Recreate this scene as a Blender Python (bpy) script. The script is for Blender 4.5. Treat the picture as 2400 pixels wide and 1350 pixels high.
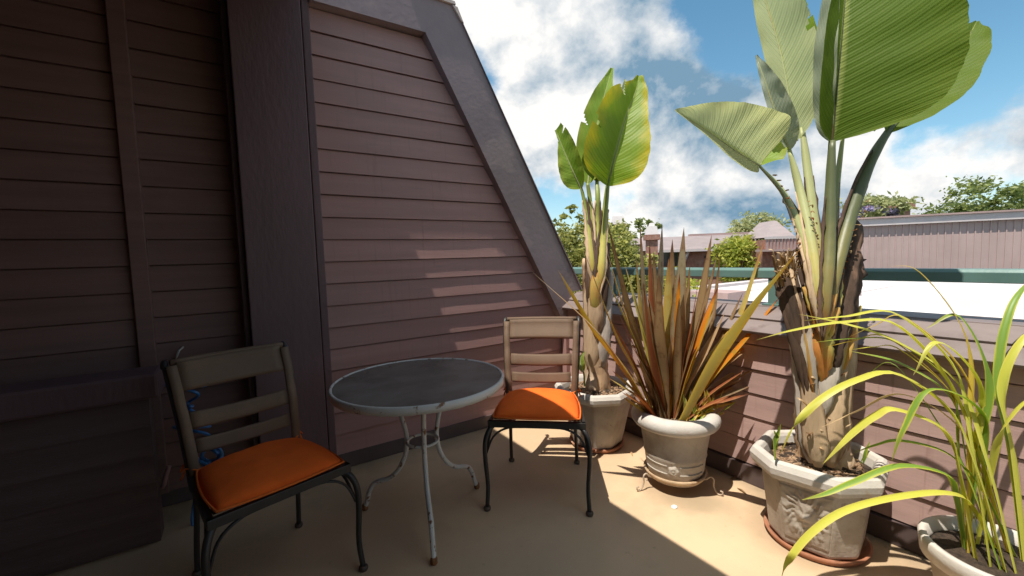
import bpy, bmesh, math, random
from mathutils import Vector, Matrix, noise as mnoise
random.seed(11)
for o in list(bpy.data.objects): bpy.data.objects.remove(o)
SC = bpy.context.scene
COL = SC.collection
R = math.radians

# ------------------------------------------------------------------ camera
CAM = Vector((0, 0, 1.38)); F = 983.72
CR = Vector((0.83362476, -0.55149604, -0.03036257))
CU = Vector((0.06524072, 0.04373105, 0.99691085))
CF = Vector((0.5484646, 0.83303044, -0.07243529))
cd = bpy.data.cameras.new('camera'); co = bpy.data.objects.new('camera', cd); COL.objects.link(co)
cd.sensor_width = 36; cd.lens = 36 * F / 2400; cd.clip_start = .05; cd.clip_end = 3000
co.matrix_world = Matrix(((CR.x, CU.x, -CF.x, CAM.x), (CR.y, CU.y, -CF.y, CAM.y), (CR.z, CU.z, -CF.z, CAM.z), (0, 0, 0, 1)))
SC.camera = co
def pt(px, py, d): return CAM + d * (CF + CR * ((px - 1200) / F) - CU * ((py - 675) / F))

# ------------------------------------------------------------------ light
SUN = Vector((.39, .048, -1)).normalized()          # the way the light travels
EXPOSURE = .98
elev = math.asin(-SUN.z)
W = bpy.data.worlds.new('World'); SC.world = W; W.use_nodes = True
wn = W.node_tree; wn.nodes.clear()
def WN(t, **k):
    n = wn.nodes.new(t)
    for a, b in k.items(): setattr(n, a, b)
    return n
def wl(a, b): wn.links.new(a, b)
def wmath(op, a, b=None, c=None, clamp=False):
    n = WN('ShaderNodeMath', operation=op, use_clamp=clamp)
    for i, v in enumerate((a, b, c)):
        if v is None: continue
        if isinstance(v, (int, float)): n.inputs[i].default_value = v
        else: wl(v, n.inputs[i])
    return n.outputs[0]
sky = WN('ShaderNodeTexSky', sky_type='NISHITA', sun_disc=False)
sky.sun_elevation = elev
sky.sun_rotation = math.atan2(-SUN.x, -SUN.y)
sky.air_density = 1.0; sky.dust_density = .4; sky.ozone_density = 2.5
tc = WN('ShaderNodeTexCoord')
def wnoise(scale, detail, rough, dist, off=(0, 0, 0), zs=1.7):
    mp = WN('ShaderNodeMapping'); mp.inputs['Location'].default_value = off; mp.inputs['Scale'].default_value = (1, 1, zs)
    wl(tc.outputs['Generated'], mp.inputs['Vector'])
    n = WN('ShaderNodeTexNoise'); wl(mp.outputs[0], n.inputs['Vector'])
    n.inputs['Scale'].default_value = scale; n.inputs['Detail'].default_value = detail
    n.inputs['Roughness'].default_value = rough; n.inputs['Distortion'].default_value = dist
    return n.outputs['Fac']
def blob(px, py, rad_px, amt):
    d = pt(px, py, 1) - CAM; d.normalize()
    n = WN('ShaderNodeVectorMath', operation='DISTANCE'); wl(tc.outputs['Generated'], n.inputs[0]); n.inputs[1].default_value = d
    m = WN('ShaderNodeMapRange', interpolation_type='SMOOTHSTEP'); wl(n.outputs['Value'], m.inputs[0])
    m.inputs[1].default_value = 0; m.inputs[2].default_value = rad_px / F; m.inputs[3].default_value = amt; m.inputs[4].default_value = 0
    return m.outputs[0]
cov = wnoise(3.4, 13, .60, .12, (2.3, .7, .4), 1.25)
for b in [(1330, 180, 380, .20), (1560, 300, 400, .20), (1550, 480, 330, .22), (1780, 480, 360, .2), (2100, 420, 330, .12), (1290, 480, 110, .02),
          (1120, 190, 120, -.16), (1200, 350, 90, -.13), (1270, 440, 110, -.16), (1330, 500, 120, -.16), (1475, 450, 90, -.22),
          (1810, 20, 210, -.34), (1950, -40, 260, -.25), (2350, 80, 300, -.15)]:
    cov = wmath('ADD', cov, blob(*b))
mask = WN('ShaderNodeMapRange', interpolation_type='SMOOTHSTEP'); wl(cov, mask.inputs[0])
mask.inputs[1].default_value = .455; mask.inputs[2].default_value = .60
n1 = wnoise(5.2, 10, .58, .1, (7.1, 3.3, 1.9), 1.2); n2 = wnoise(5.2, 10, .58, .1, (7.1 + .045, 3.3 + .005, 1.9 - .06), 1.2)
shade = wmath('ADD', wmath('MULTIPLY', wmath('SUBTRACT', n2, n1), 1.5), wmath('ADD', wmath('MULTIPLY', wnoise(2.2, 7, .55, .2, (1.4, 5.2, 3.1), 1.2), .6), .20))
for b in [(1640, 250, 420, -.20), (1740, 420, 340, -.17), (1500, 130, 220, -.07), (1280, 200, 270, .22), (1560, 490, 230, .32), (1700, 60, 110, .1), (1850, 150, 120, .12), (2060, 430, 200, .14)]:
    shade = wmath('ADD', shade, blob(*b))
sr = WN('ShaderNodeValToRGB'); wl(shade, sr.inputs[0])
sr.color_ramp.elements[0].position = .16; sr.color_ramp.elements[0].color = (.105, .18, .25, 1)
sr.color_ramp.elements[1].position = .62; sr.color_ramp.elements[1].color = (.53, .52, .505, 1)
bg1 = WN('ShaderNodeBackground'); bg1.inputs[1].default_value = .080
gm = WN('ShaderNodeHueSaturation'); gm.inputs['Hue'].default_value = .478; gm.inputs['Saturation'].default_value = 1.12; wl(sky.outputs[0], gm.inputs['Color']); wl(gm.outputs[0], bg1.inputs[0])
bg2 = WN('ShaderNodeBackground'); wl(sr.outputs[0], bg2.inputs[0]); bg2.inputs[1].default_value = 1.0
mx = WN('ShaderNodeMixShader'); wl(mask.outputs[0], mx.inputs[0]); wl(bg1.outputs[0], mx.inputs[1]); wl(bg2.outputs[0], mx.inputs[2])
wo = WN('ShaderNodeOutputWorld'); wl(mx.outputs[0], wo.inputs[0])
sl = bpy.data.lights.new('sun', 'SUN'); sl.energy = 3.1; sl.angle = R(.53); sl.color = (1, .94, .84)
so = bpy.data.objects.new('sun', sl); COL.objects.link(so); so.rotation_euler = SUN.to_track_quat('-Z', 'Y').to_euler(); so.location = (-3, 0, 9)
SC.view_settings.view_transform = 'Standard'; SC.view_settings.look = 'None'; SC.view_settings.exposure = EXPOSURE; SC.view_settings.gamma = 1
SC.render.engine = 'CYCLES'

# ------------------------------------------------------------------ materials
def mat(name, col, rough=.6, var=.15, scale=6, bump=0., bscale=60, col2=None, spec=.4, metal=0, stretch=(1, 1, 1), lo=.35, hi=.65, detail=5):
    m = bpy.data.materials.new(name); m.use_nodes = True; nt = m.node_tree; b = nt.nodes['Principled BSDF']
    tcn = nt.nodes.new('ShaderNodeTexCoord'); mp = nt.nodes.new('ShaderNodeMapping'); mp.inputs['Scale'].default_value = stretch
    geo = nt.nodes.new('ShaderNodeNewGeometry'); nt.links.new(geo.outputs['Position'], mp.inputs['Vector'])
    n = nt.nodes.new('ShaderNodeTexNoise'); n.inputs['Scale'].default_value = scale; n.inputs['Detail'].default_value = detail; n.inputs['Roughness'].default_value = .6
    nt.links.new(mp.outputs[0], n.inputs['Vector'])
    r = nt.nodes.new('ShaderNodeValToRGB'); nt.links.new(n.outputs['Fac'], r.inputs[0])
    c2 = col2 if col2 else tuple(c * (1 + var) for c in col)
    c1 = col if col2 else tuple(c * (1 - var) for c in col)
    r.color_ramp.elements[0].position = lo; r.color_ramp.elements[1].position = hi
    r.color_ramp.elements[0].color = (*c1, 1); r.color_ramp.elements[1].color = (*c2, 1)
    nt.links.new(r.outputs[0], b.inputs['Base Color'])
    b.inputs['Roughness'].default_value = rough; b.inputs['Specular IOR Level'].default_value = spec; b.inputs['Metallic'].default_value = metal
    if bump:
        n2 = nt.nodes.new('ShaderNodeTexNoise'); n2.inputs['Scale'].default_value = bscale; n2.inputs['Detail'].default_value = 6
        nt.links.new(mp.outputs[0], n2.inputs['Vector'])
        bp = nt.nodes.new('ShaderNodeBump'); bp.inputs['Strength'].default_value = bump; bp.inputs['Distance'].default_value = .01
        nt.links.new(n2.outputs['Fac'], bp.inputs['Height']); nt.links.new(bp.outputs[0], b.inputs['Normal'])
    m['ramp'] = r.name
    return m
def layer(m, col, scale, lo, hi, stretch=(1, 1, 1), detail=6):
    """lay a second colour over a material where a noise is high: stains, rust, chips"""
    nt = m.node_tree; b = nt.nodes['Principled BSDF']; src = b.inputs['Base Color'].links[0].from_socket
    geo = nt.nodes.new('ShaderNodeNewGeometry'); mp = nt.nodes.new('ShaderNodeMapping'); mp.inputs['Scale'].default_value = stretch
    nt.links.new(geo.outputs['Position'], mp.inputs[0])
    n = nt.nodes.new('ShaderNodeTexNoise'); n.inputs['Scale'].default_value = scale; n.inputs['Detail'].default_value = detail
    nt.links.new(mp.outputs[0], n.inputs[0])
    mr = nt.nodes.new('ShaderNodeMapRange'); mr.inputs[1].default_value = lo; mr.inputs[2].default_value = hi; nt.links.new(n.outputs['Fac'], mr.inputs[0])
    mxn = nt.nodes.new('ShaderNodeMix'); mxn.data_type = 'RGBA'; nt.links.new(mr.outputs[0], mxn.inputs[0])
    nt.links.new(src, mxn.inputs[6]); mxn.inputs[7].default_value = (*col, 1)
    nt.links.new(mxn.outputs[2], b.inputs['Base Color'])
    return m
def objvar(m, amt):
    nt = m.node_tree; b = nt.nodes['Principled BSDF']; src = b.inputs['Base Color'].links[0].from_socket
    oi = nt.nodes.new('ShaderNodeObjectInfo'); mr = nt.nodes.new('ShaderNodeMapRange'); nt.links.new(oi.outputs['Random'], mr.inputs[0]); mr.inputs[3].default_value = 1 - amt; mr.inputs[4].default_value = 1 + amt
    hs = nt.nodes.new('ShaderNodeHueSaturation'); nt.links.new(mr.outputs[0], hs.inputs['Value']); nt.links.new(src, hs.inputs['Color']); nt.links.new(hs.outputs[0], b.inputs['Base Color']); return m
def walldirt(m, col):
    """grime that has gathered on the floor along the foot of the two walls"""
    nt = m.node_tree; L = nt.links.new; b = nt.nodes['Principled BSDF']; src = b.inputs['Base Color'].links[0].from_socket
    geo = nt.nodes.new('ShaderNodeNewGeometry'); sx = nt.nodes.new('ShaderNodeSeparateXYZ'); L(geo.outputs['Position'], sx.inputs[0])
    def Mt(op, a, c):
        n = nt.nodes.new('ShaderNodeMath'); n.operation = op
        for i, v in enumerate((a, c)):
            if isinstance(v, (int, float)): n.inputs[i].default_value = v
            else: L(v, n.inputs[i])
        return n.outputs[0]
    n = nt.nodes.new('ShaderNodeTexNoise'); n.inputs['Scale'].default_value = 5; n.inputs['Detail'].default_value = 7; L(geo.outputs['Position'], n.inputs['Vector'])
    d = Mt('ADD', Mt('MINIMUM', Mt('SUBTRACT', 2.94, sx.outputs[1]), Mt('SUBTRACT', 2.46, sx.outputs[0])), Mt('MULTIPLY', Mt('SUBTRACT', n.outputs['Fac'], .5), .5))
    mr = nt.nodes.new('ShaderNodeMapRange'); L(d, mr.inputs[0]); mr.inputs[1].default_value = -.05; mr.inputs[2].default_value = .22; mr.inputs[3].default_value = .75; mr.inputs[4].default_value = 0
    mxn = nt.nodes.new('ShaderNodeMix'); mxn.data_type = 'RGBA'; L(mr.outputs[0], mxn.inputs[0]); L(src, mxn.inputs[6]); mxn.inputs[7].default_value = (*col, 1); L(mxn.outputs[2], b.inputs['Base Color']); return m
def potrings(m, col, spots):
    nt = m.node_tree; L = nt.links.new; b = nt.nodes['Principled BSDF']; geo = nt.nodes.new('ShaderNodeNewGeometry')
    n = nt.nodes.new('ShaderNodeTexNoise'); n.inputs['Scale'].default_value = 6; n.inputs['Detail'].default_value = 8; L(geo.outputs['Position'], n.inputs['Vector'])
    for x, y, r in spots:
        src = b.inputs['Base Color'].links[0].from_socket; d = nt.nodes.new('ShaderNodeVectorMath'); d.operation = 'DISTANCE'; L(geo.outputs['Position'], d.inputs[0]); d.inputs[1].default_value = (x, y, 0)
        a = nt.nodes.new('ShaderNodeMath'); a.operation = 'MULTIPLY_ADD'; L(n.outputs['Fac'], a.inputs[0]); a.inputs[1].default_value = .22; L(d.outputs['Value'], a.inputs[2])
        mr = nt.nodes.new('ShaderNodeMapRange'); L(a.outputs[0], mr.inputs[0]); mr.inputs[1].default_value = r + .08; mr.inputs[2].default_value = r + .20; mr.inputs[3].default_value = .55; mr.inputs[4].default_value = 0
        mxn = nt.nodes.new('ShaderNodeMix'); mxn.data_type = 'RGBA'; L(mr.outputs[0], mxn.inputs[0]); L(src, mxn.inputs[6]); mxn.inputs[7].default_value = (*col, 1); L(mxn.outputs[2], b.inputs['Base Color'])
    return m
def leafmat(name, base, edge, trans=.35, rough=.45, veins=0, veincol=None, spec=.4, tip=None, pleat=.0, blot=None):
    """leaf: UV u runs along the blade, v (0..1) across it"""
    m = bpy.data.materials.new(name); m.use_nodes = True; nt = m.node_tree; L = nt.links.new; b = nt.nodes['Principled BSDF']
    uv = nt.nodes.new('ShaderNodeUVMap'); sp = nt.nodes.new('ShaderNodeSeparateXYZ'); L(uv.outputs[0], sp.inputs[0])
    def M(op, a, c=None):
        n = nt.nodes.new('ShaderNodeMath'); n.operation = op
        for i, v in enumerate((a, c)):
            if v is None: continue
            if isinstance(v, (int, float)): n.inputs[i].default_value = v
            else: L(v, n.inputs[i])
        return n.outputs[0]
    av = M('MULTIPLY', M('ABSOLUTE', M('SUBTRACT', sp.outputs[1], .5)), 2)
    no = nt.nodes.new('ShaderNodeTexNoise'); geo = nt.nodes.new('ShaderNodeNewGeometry'); L(geo.outputs['Position'], no.inputs['Vector']); no.inputs['Scale'].default_value = 9; no.inputs['Detail'].default_value = 4
    e = M('ADD', av, M('MULTIPLY', M('SUBTRACT', no.outputs['Fac'], .5), .9))
    r = nt.nodes.new('ShaderNodeValToRGB'); L(e, r.inputs[0]); r.color_ramp.elements[0].position = .55; r.color_ramp.elements[1].position = .95
    r.color_ramp.elements[0].color = (*base, 1); r.color_ramp.elements[1].color = (*edge, 1)
    col = r.outputs[0]
    hgt = None
    if veins:
        ph = M('MULTIPLY', M('SUBTRACT', sp.outputs[0], M('MULTIPLY', av, .16)), veins)
        ph = M('ADD', ph, M('MULTIPLY', no.outputs['Fac'], 2.2))
        w = M('MULTIPLY', M('ADD', M('SINE', ph), 1), .5)
        w2 = M('MULTIPLY', M('ADD', M('SINE', M('MULTIPLY', ph, 2.37)), 1), .5)
        w = M('ADD', M('MULTIPLY', w, .6), M('MULTIPLY', w2, .4))
        mxn = nt.nodes.new('ShaderNodeMix'); mxn.data_type = 'RGBA'; L(M('MULTIPLY', M('POWER', w, 2), .34), mxn.inputs[0]); L(col, mxn.inputs[6]); mxn.inputs[7].default_value = (*(veincol or edge), 1)
        col = mxn.outputs[2]; hgt = w
        mr = nt.nodes.new('ShaderNodeMapRange'); L(av, mr.inputs[0]); mr.inputs[1].default_value = .02; mr.inputs[2].default_value = .07; mr.inputs[3].default_value = .8; mr.inputs[4].default_value = 0
        mx2 = nt.nodes.new('ShaderNodeMix'); mx2.data_type = 'RGBA'; L(mr.outputs[0], mx2.inputs[0]); L(col, mx2.inputs[6]); mx2.inputs[7].default_value = (.42, .45, .14, 1); col = mx2.outputs[2]
    if blot:
        n3 = nt.nodes.new('ShaderNodeTexNoise'); L(geo.outputs['Position'], n3.inputs['Vector']); n3.inputs['Scale'].default_value = 22; n3.inputs['Detail'].default_value = 5
        mr = nt.nodes.new('ShaderNodeMapRange'); L(n3.outputs['Fac'], mr.inputs[0]); mr.inputs[1].default_value = .56; mr.inputs[2].default_value = .72
        mx2 = nt.nodes.new('ShaderNodeMix'); mx2.data_type = 'RGBA'; L(mr.outputs[0], mx2.inputs[0]); L(col, mx2.inputs[6]); mx2.inputs[7].default_value = (*blot, 1); col = mx2.outputs[2]
    if tip:
        mr = nt.nodes.new('ShaderNodeMapRange'); L(M('ADD', sp.outputs[0], M('MULTIPLY', M('SUBTRACT', no.outputs['Fac'], .5), .3)), mr.inputs[0]); mr.inputs[1].default_value = .86; mr.inputs[2].default_value = .97
        mx2 = nt.nodes.new('ShaderNodeMix'); mx2.data_type = 'RGBA'; L(mr.outputs[0], mx2.inputs[0]); L(col, mx2.inputs[6]); mx2.inputs[7].default_value = (*tip, 1); col = mx2.outputs[2]
    L(col, b.inputs['Base Color']); b.inputs['Roughness'].default_value = rough; b.inputs['Specular IOR Level'].default_value = spec
    tr = nt.nodes.new('ShaderNodeBsdfTranslucent'); hs = nt.nodes.new('ShaderNodeHueSaturation'); hs.inputs['Value'].default_value = 1.35; hs.inputs['Saturation'].default_value = 1.12; L(col, hs.inputs['Color']); L(hs.outputs[0], tr.inputs[0])
    ms = nt.nodes.new('ShaderNodeMixShader'); ms.inputs[0].default_value = trans; L(b.outputs[0], ms.inputs[1]); L(tr.outputs[0], ms.inputs[2])
    L(ms.outputs[0], nt.nodes['Material Output'].inputs[0])
    if hgt is not None and pleat:
        bp = nt.nodes.new('ShaderNodeBump'); bp.inputs['Strength'].default_value = pleat; bp.inputs['Distance'].default_value = .006; L(hgt, bp.inputs['Height']); L(bp.outputs[0], b.inputs['Normal']); L(bp.outputs[0], tr.inputs['Normal'])
    return m

M = {}
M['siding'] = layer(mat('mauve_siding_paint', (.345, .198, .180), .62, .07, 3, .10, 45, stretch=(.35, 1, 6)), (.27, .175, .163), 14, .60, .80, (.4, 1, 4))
M['siding2'] = layer(mat('mauve_parapet_paint', (.43, .285, .255), .62, .10, 3, .12, 45, stretch=(1, .35, 6)), (.33, .215, .195), 14, .62, .8, (1, .4, 4))
M['trim'] = layer(mat('grey_mauve_trim_paint', (.245, .186, .192), .6, .07, 2.2, .18, 30, stretch=(1, 1, 1)), (.30, .225, .222), 2.6, .54, .60)
M['trim_shade'] = mat('post_trim_shade_darkened', (.130, .078, .084), .55, .10, 2.0, .25, 40, stretch=(1, 1, .35))  # trim colour darkened to carry the shade on the post
M['alcove_shade'] = objvar(mat('alcove_siding_shade_darkened', (.205, .118, .104), .65, .10, 3, .10, 45, stretch=(.35, 1, 6)), .06)  # siding colour darkened and browned to stand for shade in the recess
M['low_wall_shade'] = mat('low_wall_shade_darkened', (.12, .078, .072), .6, .12, 4, .15, 45, stretch=(.4, 1, 5))  # darkened so the low wall reads as lying in deep shade
M['flash'] = mat('pale_flashing_metal', (.52, .42, .38), .5, .2, 12, .1, 80)
M['floor'] = layer(layer(mat('tan_painted_concrete', (.60, .432, .272), .62, .09, 1.3, .10, 120), (.52, .385, .235), 3.2, .56, .80), (.46, .34, .21), 24, .66, .82)
layer(M['siding'], (.295, .17, .155), 9, .58, .76, (5, 1, .3)); layer(M['siding2'], (.33, .205, .18), 9, .58, .74, (1, 5, .3)); objvar(M['siding'], .07); objvar(M['siding2'], .06)
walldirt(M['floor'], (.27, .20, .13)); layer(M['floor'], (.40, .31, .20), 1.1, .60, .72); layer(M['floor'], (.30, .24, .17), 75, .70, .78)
potrings(M['floor'], (.34, .25, .16), [(2.145, 2.185, .21), (2.115, 1.505, .20), (2.232, .822, .23), (2.165, .245, .16)])
M['caulk'] = mat('dark_base_board', (.10, .070, .066), .6, .1, 5)
M['cap'] = layer(mat('weathered_cap_paint', (.215, .168, .158), .55, .12, 6, .2, 50, stretch=(1, .3, 1)), (.165, .12, .11), 9, .56, .7)
M['rail'] = mat('teal_green_rail_paint', (.125, .22, .20), .36, .12, 4, .05, 60, spec=.5)
M['iron'] = mat('dark_bronze_iron', (.030, .026, .024), .45, .2, 20, .1, 150, spec=.5)
M['tan_metal'] = mat('tan_woven_slat', (.158, .098, .060), .6, .08, 8, .35, 420)
M['orange'] = mat('orange_canvas', (.90, .155, .022), .85, .10, 5, .35, 700, spec=.15)
M['orange_dk'] = mat('orange_piping', (.78, .17, .03), .85, .07, 9, .3, 500, spec=.15)
M['table_white'] = layer(mat('chipped_white_enamel', (.60, .575, .535), .45, .06, 8, .15, 90), (.20, .085, .03), 26, .60, .66)
M['rust'] = mat('rust', (.23, .095, .035), .85, .3, 40, .3, 160)
M['brown_rubber'] = mat('brown_foot_cap', (.085, .06, .045), .6, .2, 20)
M['pot'] = layer(layer(mat('pale_cast_stone', (.43, .375, .315), .78, .12, 5, .25, 70), (.29, .235, .185), 7, .48, .74), (.30, .22, .17), 32, .63, .74)
M['pot_rim'] = layer(mat('pale_cast_stone_rim', (.56, .515, .46), .72, .08, 6, .15, 80), (.50, .40, .32), 14, .58, .75)
M['terracotta'] = layer(mat('terracotta', (.36, .15, .08), .75, .2, 12, .15, 90), (.45, .30, .20), 10, .55, .7)
M['dish'] = layer(mat('tan_dish', (.48, .34, .21), .7, .15, 12, .15, 90), (.30, .16, .08), 18, .55, .7)
M['soil'] = mat('dark_potting_soil', (.045, .030, .020), .95, .5, 60, .6, 160)
M['chips'] = mat('bark_chips', (.14, .075, .04), .85, .4, 45, .3, 160, col2=(.42, .28, .17))
M['wire'] = mat('pale_wire', (.42, .33, .24), .5, .2, 30)
M['hose'] = mat('blue_plastic_hose', (.05, .19, .46), .3, .15, 10, spec=.6)
M['hook'] = mat('pale_plastic_hook', (.45, .43, .40), .5)
M['paper'] = mat('white_scrap', (.85, .84, .80), .7)
M['trunk'] = layer(layer(mat('banana_trunk_fibre', (.43, .28, .16), .85, .3, 7, .6, 55, stretch=(1, 1, .3)), (.62, .50, .37), 6, .5, .62, (1, 1, .4)), (.17, .09, .05), 13, .60, .70, (1, 1, .5))
M['sheath_tan'] = layer(mat('dry_sheath', (.52, .37, .23), .8, .25, 9, .5, 60, stretch=(1, 1, .18)), (.20, .10, .05), 16, .58, .70, (1, 1, .2))
M['sheath_grey'] = layer(mat('grey_dry_sheath', (.47, .41, .35), .85, .2, 9, .5, 60, stretch=(1, 1, .18)), (.22, .15, .10), 16, .58, .70, (1, 1, .2))
M['sheath_dark'] = layer(mat('dead_dark_sheath', (.085, .05, .032), .85, .4, 10, .6, 60, stretch=(1, 1, .2)), (.23, .13, .08), 18, .58, .72, (1, 1, .15))
M['sheath_orange'] = layer(mat('orange_sheath', (.55, .22, .05), .6, .25, 10, .3, 60, stretch=(1, 1, .25)), (.42, .36, .09), 8, .48, .62, (1, 1, .4))
M['sheath_yellow'] = layer(mat('yellow_green_sheath', (.46, .40, .10), .5, .2, 8, .2, 60, stretch=(1, 1, .25)), (.50, .26, .08), 10, .57, .72, (1, 1, .3))
M['petiole'] = layer(mat('green_stalk', (.23, .27, .075), .42, .25, 7, .1, 60, stretch=(1, 1, .2)), (.42, .33, .13), 9, .55, .7, (1, 1, .2))
M['petiole_pale'] = layer(mat('pale_stalk', (.40, .42, .22), .42, .2, 7, .1, 60, stretch=(1, 1, .2)), (.50, .36, .18), 9, .57, .7, (1, 1, .2))
M['petiole_dark'] = layer(mat('dark_stalk', (.085, .095, .045), .42, .3, 7, .1, 60, stretch=(1, 1, .2)), (.24, .15, .06), 9, .55, .7, (1, 1, .2))
M['leaf_a'] = leafmat('young_blade', (.25, .37, .06), (.34, .40, .07), .48, .45, 96, (.34, .43, .10), pleat=.3, spec=.3)
M['leaf_b'] = leafmat('yellowing_blade', (.22, .32, .035), (.50, .42, .04), .48, .45, 100, (.31, .39, .06), pleat=.3, spec=.3)
M['leaf_c'] = leafmat('pale_underside_blade', (.47, .51, .27), (.50, .52, .26), .44, .55, 150, (.50, .53, .30), pleat=.4, spec=.25)
M['leaf_d'] = leafmat('deep_green_blade', (.125, .185, .028), (.145, .20, .03), .46, .5, 170, (.15, .22, .045), pleat=.35, spec=.2)
M['leaf_e'] = leafmat('grey_green_blade', (.36, .40, .29), (.38, .41, .29), .26, .55, 150, (.42, .45, .34), pleat=.35, spec=.25)
for k, (a, b, t) in dict(bronze=((.30, .195, .095), (.20, .105, .05), (.16, .08, .04)), grey=((.30, .245, .15), (.24, .15, .08), (.25, .13, .07)), olive=((.50, .39, .11), (.60, .38, .08), (.35, .14, .04)),
                         yellow=((.66, .50, .11), (.68, .36, .06), (.6, .4, .2)), ygreen=((.52, .50, .12), (.62, .50, .11), (.5, .34, .12)), flame=((.70, .24, .02), (.52, .31, .04), (.16, .035, .015)), red=((.30, .10, .045), (.42, .20, .07), (.12, .04, .02)), tan=((.50, .35, .19), (.55, .37, .19), (.36, .24, .14))).items():
    M['f_' + k] = leafmat('flax_' + k, a, b, .34, .36, tip=t, blot=tuple(c * .8 for c in b))
for k, (a, b, t) in dict(lemon=((.58, .58, .09), (.66, .60, .13), (.35, .30, .06)), green=((.20, .33, .05), (.50, .50, .08), (.3, .3, .05)), gold=((.62, .46, .06), (.60, .40, .08), (.5, .3, .05)), straw=((.58, .42, .24), (.60, .45, .28), (.5, .35, .2))).items():
    M['g_' + k] = leafmat('golden_flax_' + k, a, b, .34, .42, tip=t)
def stalkmat(name, z0, z1, foot, mid, top):
    m = mat(name, mid, .42, .2, 9, .1, 60, stretch=(1, 1, .2)); nt = m.node_tree; b = nt.nodes['Principled BSDF']; L = nt.links.new
    src = b.inputs['Base Color'].links[0].from_socket; geo = nt.nodes.new('ShaderNodeNewGeometry'); sx = nt.nodes.new('ShaderNodeSeparateXYZ'); L(geo.outputs['Position'], sx.inputs[0])
    n = nt.nodes.new('ShaderNodeTexNoise'); n.inputs['Scale'].default_value = 12; n.inputs['Detail'].default_value = 4; L(geo.outputs['Position'], n.inputs['Vector'])
    a = nt.nodes.new('ShaderNodeMath'); a.operation = 'MULTIPLY_ADD'; L(n.outputs['Fac'], a.inputs[0]); a.inputs[1].default_value = (z1 - z0) * .8; L(sx.outputs[2], a.inputs[2])
    mr = nt.nodes.new('ShaderNodeMapRange'); L(a.outputs[0], mr.inputs[0]); mr.inputs[1].default_value = z0 + (z1 - z0) * .4; mr.inputs[2].default_value = z1 + (z1 - z0) * .4
    r = nt.nodes.new('ShaderNodeValToRGB'); L(mr.outputs[0], r.inputs[0]); r.color_ramp.elements[0].color = (*foot, 1); r.color_ramp.elements[1].color = (*top, 1); e = r.color_ramp.elements.new(.4); e.color = (*mid, 1)
    mx_ = nt.nodes.new('ShaderNodeMix'); mx_.data_type = 'RGBA'; mx_.inputs[0].default_value = .8; L(src, mx_.inputs[6]); L(r.outputs[0], mx_.inputs[7]); L(mx_.outputs[2], b.inputs['Base Color']); return m
M['stalk3'] = stalkmat('big_stalk', 1.02, 1.50, (.50, .20, .05), (.47, .38, .10), (.40, .44, .22))
M['stalk3d'] = stalkmat('big_stalk_dark', 1.05, 1.55, (.28, .12, .04), (.22, .19, .06), (.085, .11, .05))
M['stalk1'] = stalkmat('small_stalk', 1.15, 1.75, (.50, .26, .07), (.48, .42, .10), (.20, .27, .06))
def folmat(name, c1, c2, trans=.35):
    m = bpy.data.materials.new(name); m.use_nodes = True; nt = m.node_tree; b = nt.nodes['Principled BSDF']; L = nt.links.new
    geo = nt.nodes.new('ShaderNodeNewGeometry'); r = nt.nodes.new('ShaderNodeValToRGB'); L(geo.outputs['Random Per Island'], r.inputs[0])
    r.color_ramp.elements[0].color = (*c1, 1); r.color_ramp.elements[1].color = (*c2, 1); L(r.outputs[0], b.inputs['Base Color']); b.inputs['Roughness'].default_value = .5
    t = nt.nodes.new('ShaderNodeBsdfTranslucent'); L(r.outputs[0], t.inputs[0]); ms = nt.nodes.new('ShaderNodeMixShader'); ms.inputs[0].default_value = trans
    L(b.outputs[0], ms.inputs[1]); L(t.outputs[0], ms.inputs[2]); L(ms.outputs[0], nt.nodes['Material Output'].inputs[0]); return m
M['fol_near'] = folmat('shrub_leaves', (.12, .16, .035), (.60, .58, .17), .5)
M['fol_yel'] = folmat('yellow_green_leaves', (.24, .30, .04), (.60, .58, .10), .45)
M['fol_mid'] = folmat('mid_green_leaves', (.10, .15, .04), (.36, .40, .12), .45)
M['fol_pale'] = folmat('pale_leaves', (.24, .29, .11), (.58, .56, .27), .45)
M['fol_lilac'] = folmat('lilac_blossom', (.22, .18, .34), (.42, .36, .55))
M['bark'] = mat('tree_bark', (.12, .09, .065), .9, .3, 10, .5, 40)
M['brick'] = layer(mat('far_brick', (.34, .165, .12), .8, .25, 9, .3, 30), (.40, .24, .18), 3, .5, .7)
M['mauve_far'] = mat('far_mauve_stucco', (.40, .28, .26), .8, .08, 1.5, .1, 20)
M['mauve_roof'] = mat('far_mauve_roof', (.36, .295, .29), .75, .07, 2, .2, 14, stretch=(1, 1, 6))
M['pink_board'] = mat('far_pink_board', (.47, .345, .32), .75, .06, 1.4, .1, 14)
M['pale_trim'] = mat('far_pale_trim', (.58, .51, .50), .7, .05, 3)
M['white_roof'] = mat('white_roof_membrane', (.66, .64, .63), .6, .06, .8, .05, 8)
M['dark_glass'] = mat('far_window_glass', (.03, .035, .045), .12, .2, 2, spec=.6)
M['chimney_cap'] = mat('far_pale_metal_cap', (.60, .55, .54), .5, .05, 4)
M['ground'] = mat('far_ground', (.14, .13, .10), .9, .3, .15, .2, 2, col2=(.08, .12, .04))
M['soffit'] = mat('shade_soffit_paint', (.07, .05, .047), .7, .1, 3)  # dark underside that cuts bounce beneath the unseen roof slabs
def glassmat():
    m = mat('dusty_grey_glass', (.135, .124, .108), .24, .25, 5, .02, 30, spec=.5)
    return layer(m, (.19, .18, .165), 3.5, .55, .75)
M['glass'] = glassmat()

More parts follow.
